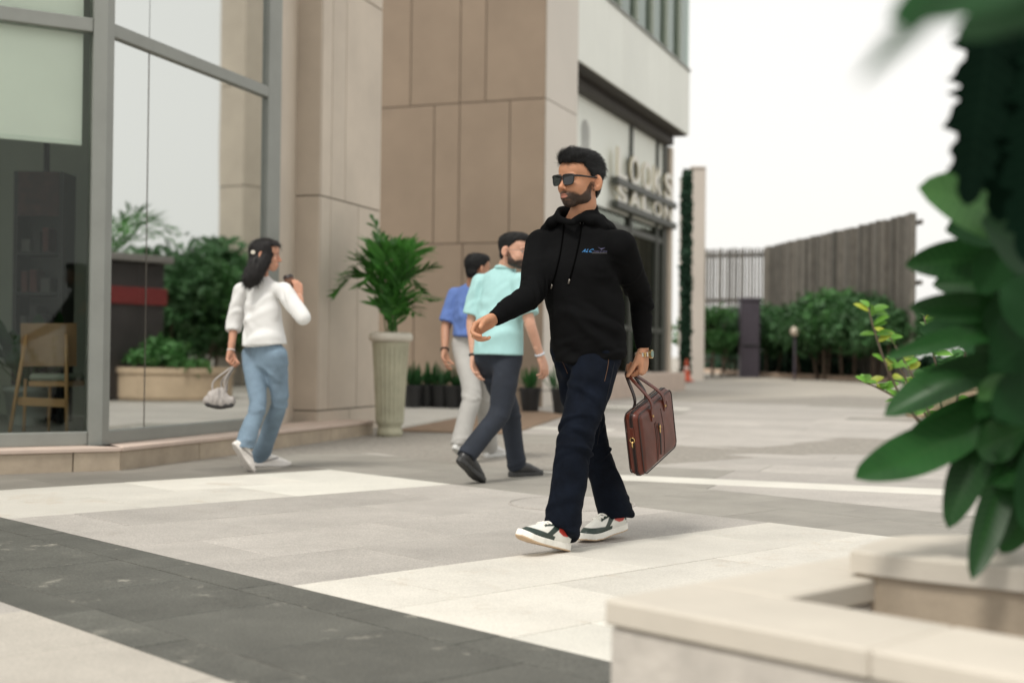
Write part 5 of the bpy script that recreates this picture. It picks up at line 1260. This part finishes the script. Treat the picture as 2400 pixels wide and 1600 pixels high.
# --- jeans
def leg(h,k,a,hem,r,rb,side,n=24): return Limb([h+Z*.01,h*.5+k*.5,k,k*.5+a*.5,a+hem],r,rb,side=side,n=n,flat1=True,n1=nrm(hem)+PB[0]*.38)
hemL=nrm(J['LA']-J['LK'])*.034; hemR=nrm(J['RA']-J['RK'])*.036
pel=(J['LH']+J['RH'])/2
jp=[Limb([pel+Z*.13,pel+Z*.03,pel-Z*.06],[.150,.165,.13],[.118,.125,.10],side=PB[1],n=8),
 leg(J['LH'],J['LK'],J['LA'],hemL,[.098,.094,.077,.074,.077],[.108,.098,.080,.077,.086],PB[1]),
 leg(J['RH'],J['RK'],J['RA'],hemR,[.096,.092,.076,.072,.076],[.106,.096,.078,.076,.086],PB[1])]
JV,JQ=build(jp,.0055,[.02,.03,.03],1)
sp=[]
for h_,k_,a_ in (('LH','LK','LA'),('RH','RK','RA')):
    ax=nrm(J[k_]-J[h_]); bx_=nrm(J[a_]-J[k_])
    sp+=[(J[k_]+PB[0]*.03+Z*.01,ax+PB[1]*.35,.040,.095,.012),(J[k_]-PB[0]*.06-Z*.05,bx_+PB[1]*.3,.035,.08,.010),(J[a_]+Z*.02,bx_+PB[1]*.4,.045,.095,.012),(J[h_]-Z*.10+PB[0]*.06,ax+PB[1]*-.5,.05,.11,.010),(J[h_]*.5+J[k_]*.5+PB[0]*.05,ax+PB[1]*.5,.07,.13,.008),(J[k_]*.5+J[a_]*.5+PB[1]*.03,PB[1]+bx_*.35,.07,.14,.009)]
sp+=[(pel-Z*.10+PB[0]*.1,Z+PB[1]*.6,.04,.07,.006)]
sp=[(a,b,c,d,e*1.0) for a,b,c,d,e in sp]
JV=folds(JV,JQ,sp,.0018,31)
jeans=obj('jeans',JV,JQ,M_denim,man,smooth=True); jb=bvh(JV,JQ)
M_thr=mat('orange_thread',(.13,.060,.025),.8,.2,100); M_sdk=mat('dark_seam',(.004,.005,.009),.9,.1)
def seam(pxs,m,r=.0014,name='stitching'):
    pts=[]
    P=catmull(np.array([[x,y,0] for x,y in pxs],float),18)
    for x,y,_ in P:
        p=at(x,y,5.0); hit=ontop(jb,p,nrm(p-CAM0),.0006)
        if hit is not None: pts.append(hit)
    if len(pts)>4: obj(name,*tube(pts,r,5),m,jeans)
seam([(1427,838),(1424,862),(1417,893)],M_thr,.0011); seam([(1316,842),(1325,862),(1330,875)],M_thr,.0012)
seam([(1440,850),(1425,920),(1408,990),(1400,1040)],M_sdk,.0018); 
h_=None; 
if h_ is not None: obj('rivet',*lathe(h_-[0,0,.003],[(.001,0),(.0045,.001),(.005,.003),(.0045,.005),(.001,.006)],10),M_goldm,jeans,smooth=True)
for a_,hm,B_ in ((J['LA'],hemL,PB),(J['RA'],hemR,PB)):
    pass
# --- shoes: white, dark green and red low trainers
def man_shoe(q):
    x,y,z=q.T; W_=np.array((.74,.73,.68)); G=np.array((.018,.035,.028)); R_=np.array((.55,.045,.03))
    zz=z-np.interp(x,[0,.2,.25,.30],[0,0,.004,.016]); ay=np.abs(y)
    st=lambda e,t,w=.0035:np.clip(.5-(t-e)/w,0,1)
    c=np.tile(W_,(len(x),1)).astype(float)
    def put(m,k):
        nonlocal c; c=c*(1-m[:,None])+np.array(k)*m[:,None]
    put(st(.056-.12*np.clip(.20-x,0,.1),zz)*st(-.12,-x),G)                       # mudguard
    put(st(.017,np.abs((z-.044)-(.165-x)*.85))*st(-.100,-x)*st(.185,x)*st(-.015,-ay),G)   # side flash
    put(st(.006,np.abs(ay-.024))*st(-.095,-x)*st(.185,x)*st(-.058,-z),G)          # eyelet stay
    put(st(0,.056+.5*np.maximum(np.abs(x-.066)-.012,0)-z)*st(.105,x)*st(-.026,-x),R_)      # red collar
    put(st(.016,x),G); put(st(.034,x)*st(-.055,-z),G); put(st(-.098,-z),(.02,.03,.03))
    return c
for nm,hl_,FB in (('L',heelL,FL_),('R',heelR,FR_)):
    sh_=bpy.data.objects.new('shoe',None); COL.objects.link(sh_); sh_.parent=man
    off=sum((np.array(p.location) for p in (man,)),np.zeros(3)); sh_.location=hl_-off
    shoe(sh_,'shoe',hl_,FB,.295,man_shoe,M_shoe_s,M_shoe_u,.0021,.031,.11,M_lace)
# --- wristwatch, rings
wc=J['LW']-Z*.016; nW=nrm(J['LW']-J['LE']); oW=nrm(lT-nW*np.dot(lT,nW)); fW=np.cross(nW,oW)
wt=None
for i in range(20):
    a=2*math.pi*i/20
    if i==0: continue
    p=wc+(oW*math.cos(a)*.0285+fW*math.sin(a)*.0325)*1.26; t=nrm(-oW*math.sin(a)+fW*math.cos(a)); r_=np.cross(nW,t)
    v,f=box(p-t*.0045-nW*.010-r_*.002,t*.0085,nW*.020,r_*.004,.0012); o=obj('watch_link' if wt else 'wristwatch',v,f,M_goldm if i%2 else M_steel,wt or man)
    if wt is None: wt=o
p=wc+oW*.038; v,f=tube([p-oW*.006,p+oW*.006],.0195,24); obj('watch_case',v,f,M_goldm,wt,smooth=False)
v,f=tube([p+oW*.0062,p+oW*.0072],.0165,24); obj('watch_dial',v,f,mat('green_dial',(.01,.09,.05),.2,.1,coat=.4),wt)
fp=rinf['fingers'][1]; c_=fp[4]; t_=nrm(fp[5]-fp[3]); s_=nrm(np.cross(t_,Z)); u_=np.cross(s_,t_)
obj('ring',*tube([c_+.0098*(math.cos(a)*s_+math.sin(a)*u_) for a in np.linspace(0,6.283,17)[:-1]],.0018,6,closed=True),M_goldm,man,smooth=True)
# ================================================================ BRIEFCASE
class RBox:
    def __init__(s,c,hf,B,r): s.c=np.asarray(c,np.float32); s.hf=np.asarray(hf,np.float32); s.B=B.astype(np.float32); s.r=r; R=np.linalg.norm(hf); s.lo=s.c-R; s.hi=s.c+R
    def __call__(s,X):
        q=np.abs((X-s.c)@s.B.T)-(s.hf-s.r); return np.sqrt((np.maximum(q,0)**2).sum(-1))+np.minimum(q.max(-1),0)-s.r
M_lea=mat('brown_leather',(.095,.021,.0115),.40,.30,5,.06,180,coat=.08,spec=.35); M_ldk=mat('dark_leather',(.022,.008,.006),.45,.2,8,.1,150)
bcn=at(1526,1009,6.12); hB_=az(29); pB=math.radians(16.5); Lb=hB_*math.cos(pB)+Z*math.sin(pB); Ub=np.cross(np.array([hB_[1],-hB_[0],0]),Lb); Nb=np.array([hB_[1],-hB_[0],0])
Ub=Ub if Ub[2]>0 else -Ub
BB=np.array([Lb,Nb,Ub]); hf=np.array([.206,.040,.150])
case=thing('briefcase','dark brown leather briefcase with two loop handles hanging from the left hand','briefcase',tuple(bcn-Ub*.14))
V,Q=build([RBox(bcn,hf,BB,.034)],.004,.001,2); q=(V-bcn)@BB.T
bul=.010*np.clip(1-(q[:,0]/.19)**2,0,1)*np.clip(1-(q[:,2]/.14)**2,0,1)*np.sign(q[:,1]); V=V+np.outer(bul,Nb)+vnormals(V,Q)*(.0012*sn(V,30,4)+.0006*sn(V,90,5))[:,None]
cb=obj('case_body',V,Q,M_lea,case,smooth=True); cbv=bvh(V,Q)
BW=lambda a,b,c:bcn+Lb*a+Nb*b+Ub*c
def onbag(a,c,off=.002): 
    h=ontop(cbv,BW(a,.2,c),-Nb,off); return h if h is not None else BW(a,.045,c)
# piping round the two faces and zip round the gusset
def rr(a,c,r,n=6):
    P=[]
    for (sx,sz,a0) in ((1,1,0),(-1,1,90),(-1,-1,180),(1,-1,270)):
        for k in range(n+1):
            t=math.radians(a0+90*k/n); P.append((sx*(a-r)+r*math.cos(t),sz*(c-r)+r*math.sin(t)))
    return P
for b in (.034,-.034): obj('piping',*tube([BW(x,b,z) for x,z in rr(.1985,.1425,.032)],.0032,6,closed=True),M_ldk,case,smooth=True)
for b,m in ((.006,M_ldk),(-.006,M_ldk),(0,M_blk)): obj('zip_track' if b==0 else 'zip_edge',*tube([BW(x,b,z) for x,z in rr(.2075,.1515,.034)],.0026,5,closed=True),m,case,smooth=True)
# panel seams and front pocket zip
for a0,c0,c1,m,r in ((-.060,-.125,.060,M_ldk,.0022),(.030,-.13,.10,M_ldk,.0015),(-.045,-.125,.06,M_ldk,.0015)):
    obj('seam',*tube([onbag(a0,c,.0005) for c in np.linspace(c0,c1,14)],r,5),m,case)
obj('pocket_zip',*tube([onbag(-.020,c,.001) for c in np.linspace(-.105,.045,14)],.0042,6),M_blk,case)
p=onbag(-.020,.030,.004); obj('zip_pull',*join([box(p-Lb*.004-Ub*.03,Lb*.008,Nb*.003,Ub*.03,.001),box(p-Lb*.006-Ub*.008,Lb*.012,Nb*.005,Ub*.014,.001)]),M_goldm,case)
obj('pocket_seam',*tube([onbag(x,z,.0006) for x,z in [(.06,.11),(.06,.085),(.085,.075),(.11,.085),(.11,.11)]],.0014,5),M_ldk,case)
def ribbon(pts,wd,w,th):
    n_=64; P=catmull(np.array(pts),n_)
    for _ in range(3): P[1:-1]=.25*P[:-2]+.5*P[1:-1]+.25*P[2:]
    V=[];f=[]
    for i,p in enumerate(P):
        t=nrm(P[min(i+1,n_-1)]-P[max(i-1,0)]); s=nrm(wd-t*np.dot(wd,t)); n=np.cross(t,s)
        V+= [p+s*w/2+n*th/2,p-s*w/2+n*th/2,p-s*w/2-n*th/2,p+s*w/2-n*th/2]
    for i in range(n_-1):
        for k in range(4): f.append([4*i+k,4*i+(k+1)%4,4*i+4+(k+1)%4,4*i+4+k])
    f+= [[0,1,2,3],[4*n_-1,4*n_-2,4*n_-3,4*n_-4]]; return np.array(V),f
grip=np.mean([linf['fingers'][j][5] for j in range(4)],0)-lT*.004+ldir*-.002
gp=grip-Z*.004
for sd_,nm in ((1,'handle'),(-1,'handle')):
    b=sd_*.047
    a1,a2=-.075,.075
    P=[BW(a1,b,.075),BW(a1,b,.12),BW(a1*.75,b*.8,.17),gp-fB*-.0*1+fB*.052+Nb*sd_*.006-Z*.012,gp+fB*.03+Nb*sd_*.006,gp-fB*.03+Nb*sd_*.006,gp-fB*.055+Nb*sd_*.006-Z*.012,BW(a2*.8,b*.8,.17),BW(a2,b,.12),BW(a2,b,.075)]
    obj(nm,*ribbon(P,Lb if False else nrm(Lb+Z*.0),.020,.0055),M_lea if sd_>0 else M_ldk,case,smooth=False)
    for a_ in (a1,a2):
        v,f=tube([BW(a_,b+sd_*.003,.098),BW(a_,b+sd_*.007,.098)],.0055,10); obj('rivet',v,f,M_goldm,case)
# D ring and tab on the near end
p=BW(-.211,0,.035); obj('side_tab',*box(BW(-.213,-.010,.035),Lb*.006,Nb*.020,Ub*.05,.002),M_lea,case)
obj('d_ring',*tube([p-Lb*.004+Nb*.011*math.cos(a)-Ub*(.006+.011*math.sin(a)) for a in np.linspace(0,6.283,17)[:-1]],.0022,6,closed=True),M_goldm,case,smooth=True)
obj('snap_hook',*tube([p-Lb*.006-Ub*.012,p-Lb*.010-Ub*.03,p-Lb*.006-Ub*.042],.003,6),M_goldm,case,smooth=True)
# ================================================================ THE PEOPLE BEHIND
def walker(label,j,tb,pb,hb_,skin,top,bot,hair,shoes,hs=1.,sleeve='short',beard=None,female=False,hands=None,k=1.,folds_top=.010):
    """j: joints from (px,py,depth); tb,pb,hb_ torso, pelvis and head headings"""
    J={q:at(*v) for q,v in j.items()}; T=bas(tb,2); P_=bas(pb); H=bas(*hb_)
    for s,(heel,faz,fp,L) in shoes['feet'].items():
        J['heel'+s]=np.asarray(heel); B=bas(faz,fp); J['B'+s]=B; J[s+'A']=J['heel'+s]+B[0]*.055+B[2]*.095
    parts=[]
    hv,hq,hc=head_mesh(J['head'],H,hs,skin,.0042,beard=beard,female=female); parts.append((hv,hq,hc))
    nr=.046 if female else .058
    v,q=build([Limb([J['head']-H[2]*.05-H[0]*.02,J['neck']-Z*.01,J['neck']-Z*.08],[nr,nr*1.05,nr*1.4],side=T[1])],.007); parts.append((v,q,np.tile(np.array(skin)*.93,(len(v),1))))
    fing={}
    for s,sg in (('L',1),('R',-1)):
        d,pn,ts,cu,th=hands[s]; fa=J[s+'W']-J[s+'E']
        d=nrm(fa) if d is None else nrm(d)
        v,q,c,inf=hand_mesh(J[s+'W'],J[s+'E']+fa*.7,d,pn,ts,cu,th,.9*k if female else 1.*k,skin,.0034); parts.append((v,q,c)); fing[s]=inf
        ar=np.array([.046,.042,.040,.034,.025])*(.85 if female else 1.)*k
        v,q=build([Limb([J[s+'S'],J[s+'S']*.5+J[s+'E']*.5,J[s+'E'],J[s+'E']*.5+J[s+'W']*.5,J[s+'W']],ar,ar*.95,side=T[1],n=18)],.007); parts.append((v,q,np.tile(np.array(skin),(len(v),1))*(1+.05*sn(v,40,3))[:,None]))
    pel=(J['LH']+J['RH'])/2; mid=(J['LS']+J['RS'])/2
    bp=[Limb([pel-Z*.05,mid-Z*.12,J['neck']-Z*.06],[.12,.13,.06],[.08,.09,.05],side=T[1])]+[Limb([J[s+'H'],J[s+'K'],J[s+'A']],[.06,.045,.034]) for s in 'LR']
    v,q=build(bp,.016,.03); parts.append((v,q,np.tile(np.array(skin),(len(v),1))))
    V,Q,C=meshmerge(parts); root=obj('person',V,Q,M_skin,None,smooth=True,cols=C); tag(root,label,'person')
    # top
    w,dp=top['w'],top['d']; zh=top['hem']
    spine=[pel+Z*zh,pel*.55+mid*.45,mid-Z*.13,mid-Z*.01,J['neck']-Z*.035]
    prim=[Limb(spine,w,dp,side=np.array([P_[1],nrm(P_[1]+T[1]),T[1],T[1],T[1]]),n=20,flat0=True)]; ks=[.02]
    for s in 'LR':
        prim.append(Limb([J['neck']-Z*.03,mid+(J[s+'S']-mid)*.6+Z*.02,J[s+'S']+Z*.005],np.array([.05,.048,.052])*top.get('sh',1),side=T[0])); ks.append(.035)
        a,b,c=J[s+'S'],J[s+'E'],J[s+'W']; r=top['arm']
        if sleeve=='short': pts=[a,a*.45+b*.55,a*.18+b*.82]
        elif np.dot(b-a,c-b)<0: pts=[a,a*.5+b*.5,b*.95+a*.05,b+(b-a)*.10]
        else: pts=[a,a*.5+b*.5,b*.98+a*.02,b*.72+c*.28]
        prim.append(Limb(pts,r,side=T[1],n=12,flat1=not np.dot(b-a,c-b)<0)); ks.append(.025)
    V,Q=build(prim,.0085,ks,1)
    sp=[(pel*.6+mid*.4-T[0]*.1,Z+T[1]*.4,.09,.16,folds_top),(pel*.75+mid*.25-T[0]*.08+T[1]*.06,Z-T[1]*.6,.08,.12,folds_top),(mid-T[0]*.08-Z*.05,T[1]+Z*.3,.08,.16,folds_top*.8),(J['LS']-Z*.1-T[0]*.05,T[1]+Z,.06,.1,folds_top*.8),(J['RS']-Z*.1-T[0]*.05,T[1]-Z,.06,.1,folds_top*.8)]
    V=folds(V,Q,sp,.0022,51); to=obj(top['name'],V,Q,top['m'],root,smooth=True)
    # bottom
    hem=bot.get('hem',.03)
    prim=[Limb([pel+Z*bot.get('rise',.12),pel+Z*.03,pel-Z*.06],bot['pw'],bot['pd'],side=P_[1],n=8)]
    for s in 'LR':
        h_,k_,a_=J[s+'H'],J[s+'K'],J[s+'A']
        prim.append(Limb([h_-Z*.02,h_*.5+k_*.5,k_,k_*.5+a_*.5,a_+nrm(a_-k_)*hem],bot['r'],np.array(bot['r'])*1.08,side=P_[1],n=20,flat1=True,n1=nrm(a_-k_)+P_[0]*.25))
    V,Q=build(prim,.0085,[.02,.03,.03],1); sp=[]
    for s in 'LR':
        ax=nrm(J[s+'K']-J[s+'H']); sp+=[(J[s+'K'],ax+P_[1]*.4,.055,.10,.006),(J[s+'A']+Z*.03,ax,.05,.08,.006),(J[s+'H']-Z*.12,ax+P_[1]*.4,.06,.12,.005)]
    V=folds(V,Q,sp,.002,61); obj(bot['name'],V,Q,bot['m'],root,smooth=True)
    # hair
    V,Q=hair_mesh(J['head'],H,hs,hair['vol'],hair['line'],.0045,.0035,hair.get('nape',-.085),hair.get('extra',lambda J,H,T:())(J,H,T)); hro=obj('hair',V,Q,hair['m'],root,smooth=True); hd=lambda X:np.tile((-Z*.9-H[0]*.4),(len(X),1))
    sv,sf=strands(V,Q,np.ones(len(V),bool),hd,1800 if not female else 3200,.018 if not female else .05,.0022,.3 if not female else .12,8,.4,3); obj('hair_strands',sv,sf,hair['m'],hro)
    for s in 'LR':
        sh_=bpy.data.objects.new('shoe',None); COL.objects.link(sh_); sh_.parent=root; sh_.location=J['heel'+s]-np.array(root.location)
        shoe(sh_,'shoe',J['heel'+s],J['B'+s],shoes['feet'][s][3],shoes['col'],M_shoe_s,M_shoe_u,.0045,.032,.10,None,shoes.get('sole'))
    return root,J,T,P_,H,fing
HAIRL=[(-.10,-.050),(-.03,-.046),(-.012,-.040),(.004,-.010),(.014,.004),(.026,.014),(.045,.024),(.060,.040),(.072,.075),(.080,.20),(.2,.2)]
HAIRV=[(-.012,0,.040,.101,.080,.082),(.008,0,.080,.096,.072,.048),(.050,0,.096,.046,.060,.028),(-.060,0,.050,.056,.066,.066),(-.035,0,-.02,.066,.064,.068)]
relax=[(18,25,15),(22,28,18),(26,30,18),(30,32,20)]
# ---- man in the aqua shirt
M_aqua=mat('aqua_cotton_shirt',(.36,.60,.60),.85,.05,8,.12,400); M_navy=mat('navy_trousers',(.014,.019,.030),.85,.15,8,.1,400)
SK2=(.58,.33,.235)
tm,TJ,TT,TP,TH,tf=walker('man in an aqua short sleeved shirt looking right as he walks away',
 dict(head=(1205,589,9.0),neck=(1184,632,9.05),LS=(1126,664,9.16),RS=(1220,662,8.95),LE=(1106,755,9.16),LW=(1111,838,9.10),RE=(1241,755,8.88),RW=(1267,836,8.95),LH=(1142,830,9.1),RH=(1194,830,9.0),LK=(1193,962,9.22),RK=(1170,968,8.93)),
 42,42,(124,6,-3),SK2,dict(name='shirt',m=M_aqua,w=[.186,.176,.176,.150,.080],d=[.150,.142,.118,.085,.065],hem=-.005,arm=[.068,.072,.076]),
 dict(name='trousers',m=M_navy,pw=[.140,.150,.12],pd=[.100,.112,.09],r=[.090,.086,.070,.066,.064],rise=.08),
 dict(vol=HAIRV,line=HAIRL,m=M_hairb),
 dict(feet=dict(L=(gnd(1196,1117),48,2,.29),R=(at(1074,1082,8.62),38,34,.29)),col=lambda q:np.tile(np.array((.018,.018,.019)),(len(q),1)),sole=(.03,.03,.03)),
 1.03,'short',(.97,(.02,.015,.013)),hands=dict(L=(None,az(132),az(42),relax,(.8,.4,.3)),R=(None,az(-48),az(42),relax,(.8,.4,.3))))
obj('collar',*tube([TJ['neck']+TT[0]*.058*math.cos(a)+TT[1]*.062*math.sin(a)+Z*(.004-.01*math.cos(a)) for a in np.linspace(.5,5.78,20)],.016,7),M_aqua,tm,smooth=True)
def band(J,s,m,root,r=.031,w=.012,off=.02,name='wrist_band'):
    d=nrm(J[s+'W']-J[s+'E']); a=np.cross(d,[.3,.9,.1]); a=nrm(a); b=np.cross(d,a); c=J[s+'W']-d*off
    P=[c+r*(math.cos(t)*a+math.sin(t)*b) for t in np.linspace(0,6.283,21)[:-1]]
    obj(name,*tube(P,w*.5,6,closed=True),m,root,smooth=True)
band(TJ,'L',M_blk,tm,.029,.016); band(TJ,'R',mat('pale_blue_band',(.45,.50,.55),.6,.05),tm,.029,.014)
M_wire=mat('spectacle_wire',(.25,.22,.2),.3,.05,metal=.7)
TW=lambda x,y,z:TJ['head']+1.03*(np.array([x,y,z])@TH)
gl_=None
for sg_ in (1,-1):
    P=[TW(.108-2*(sg_*.033+.021*math.cos(a))**2,sg_*.033+.021*math.cos(a),-.002+.017*math.sin(a)) for a in np.linspace(0,6.283,21)[:-1]]
    o=obj('spectacles' if gl_ is None else 'rim',*tube(P,.0013,5,closed=True),M_wire,gl_ or tm,smooth=True); gl_=gl_ or o
    obj('temple',*tube([TW(.098,sg_*.056,.004),TW(.04,sg_*.080,.004),TW(-.012,sg_*.085,.002)],.0016,5),M_wire,gl_,smooth=True)
# ---- man in the blue shirt, half hidden
M_bluesh=mat('blue_polo_shirt',(.10,.17,.42),.85,.06,8,.1,400); M_lgrey=mat('light_grey_trousers',(.40,.39,.37),.85,.06,8,.1,400)
bm,BJ,BT_,BP,BH,bf=walker('man in a blue polo and light grey trousers, half hidden by the aqua shirt',
 dict(head=(1119,631,10.55),neck=(1110,672,10.6),LS=(1066,692,10.72),RS=(1152,692,10.5),LE=(1045,768,10.68),LW=(1042,824,10.55),RE=(1158,772,10.5),RW=(1160,834,10.45),LH=(1086,800,10.66),RH=(1132,800,10.56),LK=(1106,925,10.45),RK=(1136,928,10.72)),
 28,28,(52,4),(.42,.22,.14),dict(name='shirt',m=M_bluesh,w=[.170,.165,.168,.145,.08],d=[.140,.13,.112,.085,.065],hem=.045,arm=[.064,.066,.068]),
 dict(name='trousers',m=M_lgrey,pw=[.140,.150,.12],pd=[.100,.112,.09],r=[.092,.088,.074,.071,.072],rise=.12),
 dict(vol=HAIRV,line=HAIRL,m=M_hairb),
 dict(feet=dict(L=(at(1064,1052,10.25),30,30,.28),R=(gnd(1138,1072),34,0,.28)),col=lambda q:np.tile(np.array((.55,.54,.52)),(len(q),1)),sole=(.6,.6,.58)),
 1.0,'short',None,hands=dict(L=(None,az(118),az(28),relax,(.8,.4,.3)),R=(None,az(-62),az(28),relax,(.8,.4,.3))))
band(BJ,'L',M_blk,bm,.029,.016)
# ---- woman with the handbag and the drink
M_wblouse=mat('white_cotton_blouse',(.80,.80,.79),.85,.03,8,.15,250,trans=.12); M_ljean=mat('light_blue_denim',(.165,.235,.305),.85,.16,7,.15,400,speck=.1)
SK3=(.52,.27,.18)
WHAIR=[(-.10,.0),(-.04,.01),(-.02,.022),(.02,.040),(.045,.052),(.060,.065),(.072,.080),(.080,.20),(.2,.2)]
def whair(J,H,T):
    return [Limb([at(622,590,9.48),at(606,622,9.43),at(590,650,9.41),at(580,668,9.41)],[.068,.070,.066,.04],[.055,.042,.028,.014],side=np.array([.8,.2,.5]),n=14)]
def wshoe(q):
    x,y,z=q.T; c=np.tile(np.array((.76,.72,.68)),(len(x),1)); c[(np.abs(z-.055-(x-.12)*.3)<.008)&(x>.04)&(x<.2)&(np.abs(y)>.02)]=(.28,.26,.25); return c
wm,WJ,WT,WP,WHd,wf=walker('woman in a white blouse and light blue jeans walking away with a drink',
 dict(head=(622,598,9.50),neck=(614,652,9.55),LS=(566,682,9.66),RS=(666,682,9.45),LE=(549,758,9.68),LW=(541,824,9.62),RE=(706,738,9.36),RW=(701,690,9.50),LH=(594,826,9.62),RH=(646,826,9.50),LK=(604,952,9.44),RK=(655,944,9.60)),
 38,44,(88,4),SK3,dict(name='blouse',m=M_wblouse,w=[.180,.155,.150,.125,.07],d=[.150,.122,.105,.078,.058],hem=.055,arm=[.060,.062,.062,.058],sh=.9),
 dict(name='jeans',m=M_ljean,pw=[.118,.142,.11],pd=[.090,.112,.09],r=[.080,.073,.056,.060,.068],rise=.12,hem=.045),
 dict(vol=[(-.012,0,.036,.104,.083,.086),(.010,0,.075,.096,.076,.046),(-.055,0,.030,.066,.074,.080),(-.045,0,-.04,.070,.076,.08)],line=WHAIR,m=mat('dark_brown_hair',(.010,.008,.008),.45,.3,30,.3,300,spec=.35),nape=-.12,extra=whair),
 dict(feet=dict(R=(gnd(594,1092),72,2,.265),L=(at(547,1042,9.28),40,54,.262)),col=wshoe,sole=(.74,.70,.66)),
 .97,'long',None,True,hands=dict(L=(None,az(128),az(38),[(45,55,30),(50,60,35),(55,60,35),(55,60,35)],(.8,.3,.4)),R=(nrm([-.15,.1,1.]),az(-30),az(-80),[(45,45,25),(48,48,25),(50,50,28),(52,50,28)],(.5,.6,.5))),folds_top=.012)
band(WJ,'L',mat('pearl_bracelet',(.62,.55,.52),.4,.1),wm,.026,.012,.012,'bracelet')
c=WJ['head']-WHd[0]*.07-WT[0]*.035+Z*.03; 
c=at(593,590,9.36)
obj('hair_clip',*join([lathe(c+[.009*math.cos(a),0,.009*math.sin(a)-.01],[(.001,0),(.008,.003),(.009,.008),(.001,.014)],10) for a in np.linspace(0,6.283,6)[:-1]]),mat('ivory_clip',(.75,.70,.6),.4,.04),wm,smooth=True)
# handbag
M_bagf=mat('grey_pleated_fabric',(.36,.33,.31),.6,.12,14,.25,60); M_bagd=mat('charcoal_fabric',(.045,.043,.043),.7,.1,14)
hb0=wf['L']['fingers'][1][5]; bgc=at(514,924,9.55)
hbag=thing('handbag','slouchy grey fabric handbag hanging from the hand of the woman','handbag',tuple(bgc-Z*.09))
sdv=np.array([1,.15,0.]); V,Q=build([Limb([bgc-sdv*.085-Z*.045,bgc+sdv*.0-Z*.055,bgc+sdv*.085-Z*.05],[.035,.045,.035],[.03,.035,.03],side=Z,n=10),Limb([bgc-sdv*.02-Z*.03,bgc-Z*.0+sdv*.01,bgc+sdv*.015+Z*.045],[.075,.055,.020],[.035,.028,.012],side=sdv,n=10)],.006,.04,1)
V=folds(V,Q,[(bgc,sdv+Z*.2,.03,.12,.006)],.001,71); obj('bag_body',V,Q,M_bagf,hbag,smooth=True)
V,Q=build([Limb([bgc-sdv*.08-Z*.068,bgc-Z*.080,bgc+sdv*.085-Z*.072],[.022,.028,.022],[.032,.038,.032],side=Z,n=10)],.006,.02,1); obj('bag_base',V,Q,M_bagd,hbag,smooth=True)
for o_ in (-.03,.03): obj('strap',*tube(catmull([bgc+sdv*(o_*1.6)+Z*.02,bgc+sdv*o_*1.2+Z*.10,hb0-Z*.002,bgc+sdv*(o_*.6+.03)+Z*.10+[0,.03,0],bgc+sdv*(o_*.6+.03)+Z*.02+[0,.02,0]],24),.007,7),M_bagf,hbag,smooth=True)
# drink in her right hand
M_cup=mat('brown_paper_cup',(.20,.10,.062),.6,.1,8); dc=np.mean([wf['R']['fingers'][q][8] for q in range(4)],0)*.5+wf['R']['thumb']*.5
ax=nrm([-.30,-.1,1.]); s_=nrm(np.cross(ax,[0,1,0])); b_=np.cross(ax,s_)
def along(prof,m,name,par,seg=20):
    V=[];f=[]
    for r,z in prof:
        for q in range(seg): a=2*math.pi*q/seg; V.append(dc+ax*z+r*(math.cos(a)*s_+math.sin(a)*b_))
    for i in range(len(prof)-1):
        for q in range(seg): l=(q+1)%seg; f.append([i*seg+q,i*seg+l,(i+1)*seg+l,(i+1)*seg+q])
    f.append(list(range(seg))[::-1]); f.append([(len(prof)-1)*seg+q for q in range(seg)]); return obj(name,V,f,m,par,smooth=False)
cup=thing('drink_cup','brown takeaway cup held up in the hand of the woman','cup',tuple(dc-ax*.06))
along([(.026,-.075),(.031,.0),(.036,.055)],M_cup,'cup_body',cup); along([(.039,.053),(.039,.062),(.034,.068),(.030,.078)],mat('dark_cup_lid',(.03,.022,.02),.4,.05),'cup_lid',cup)
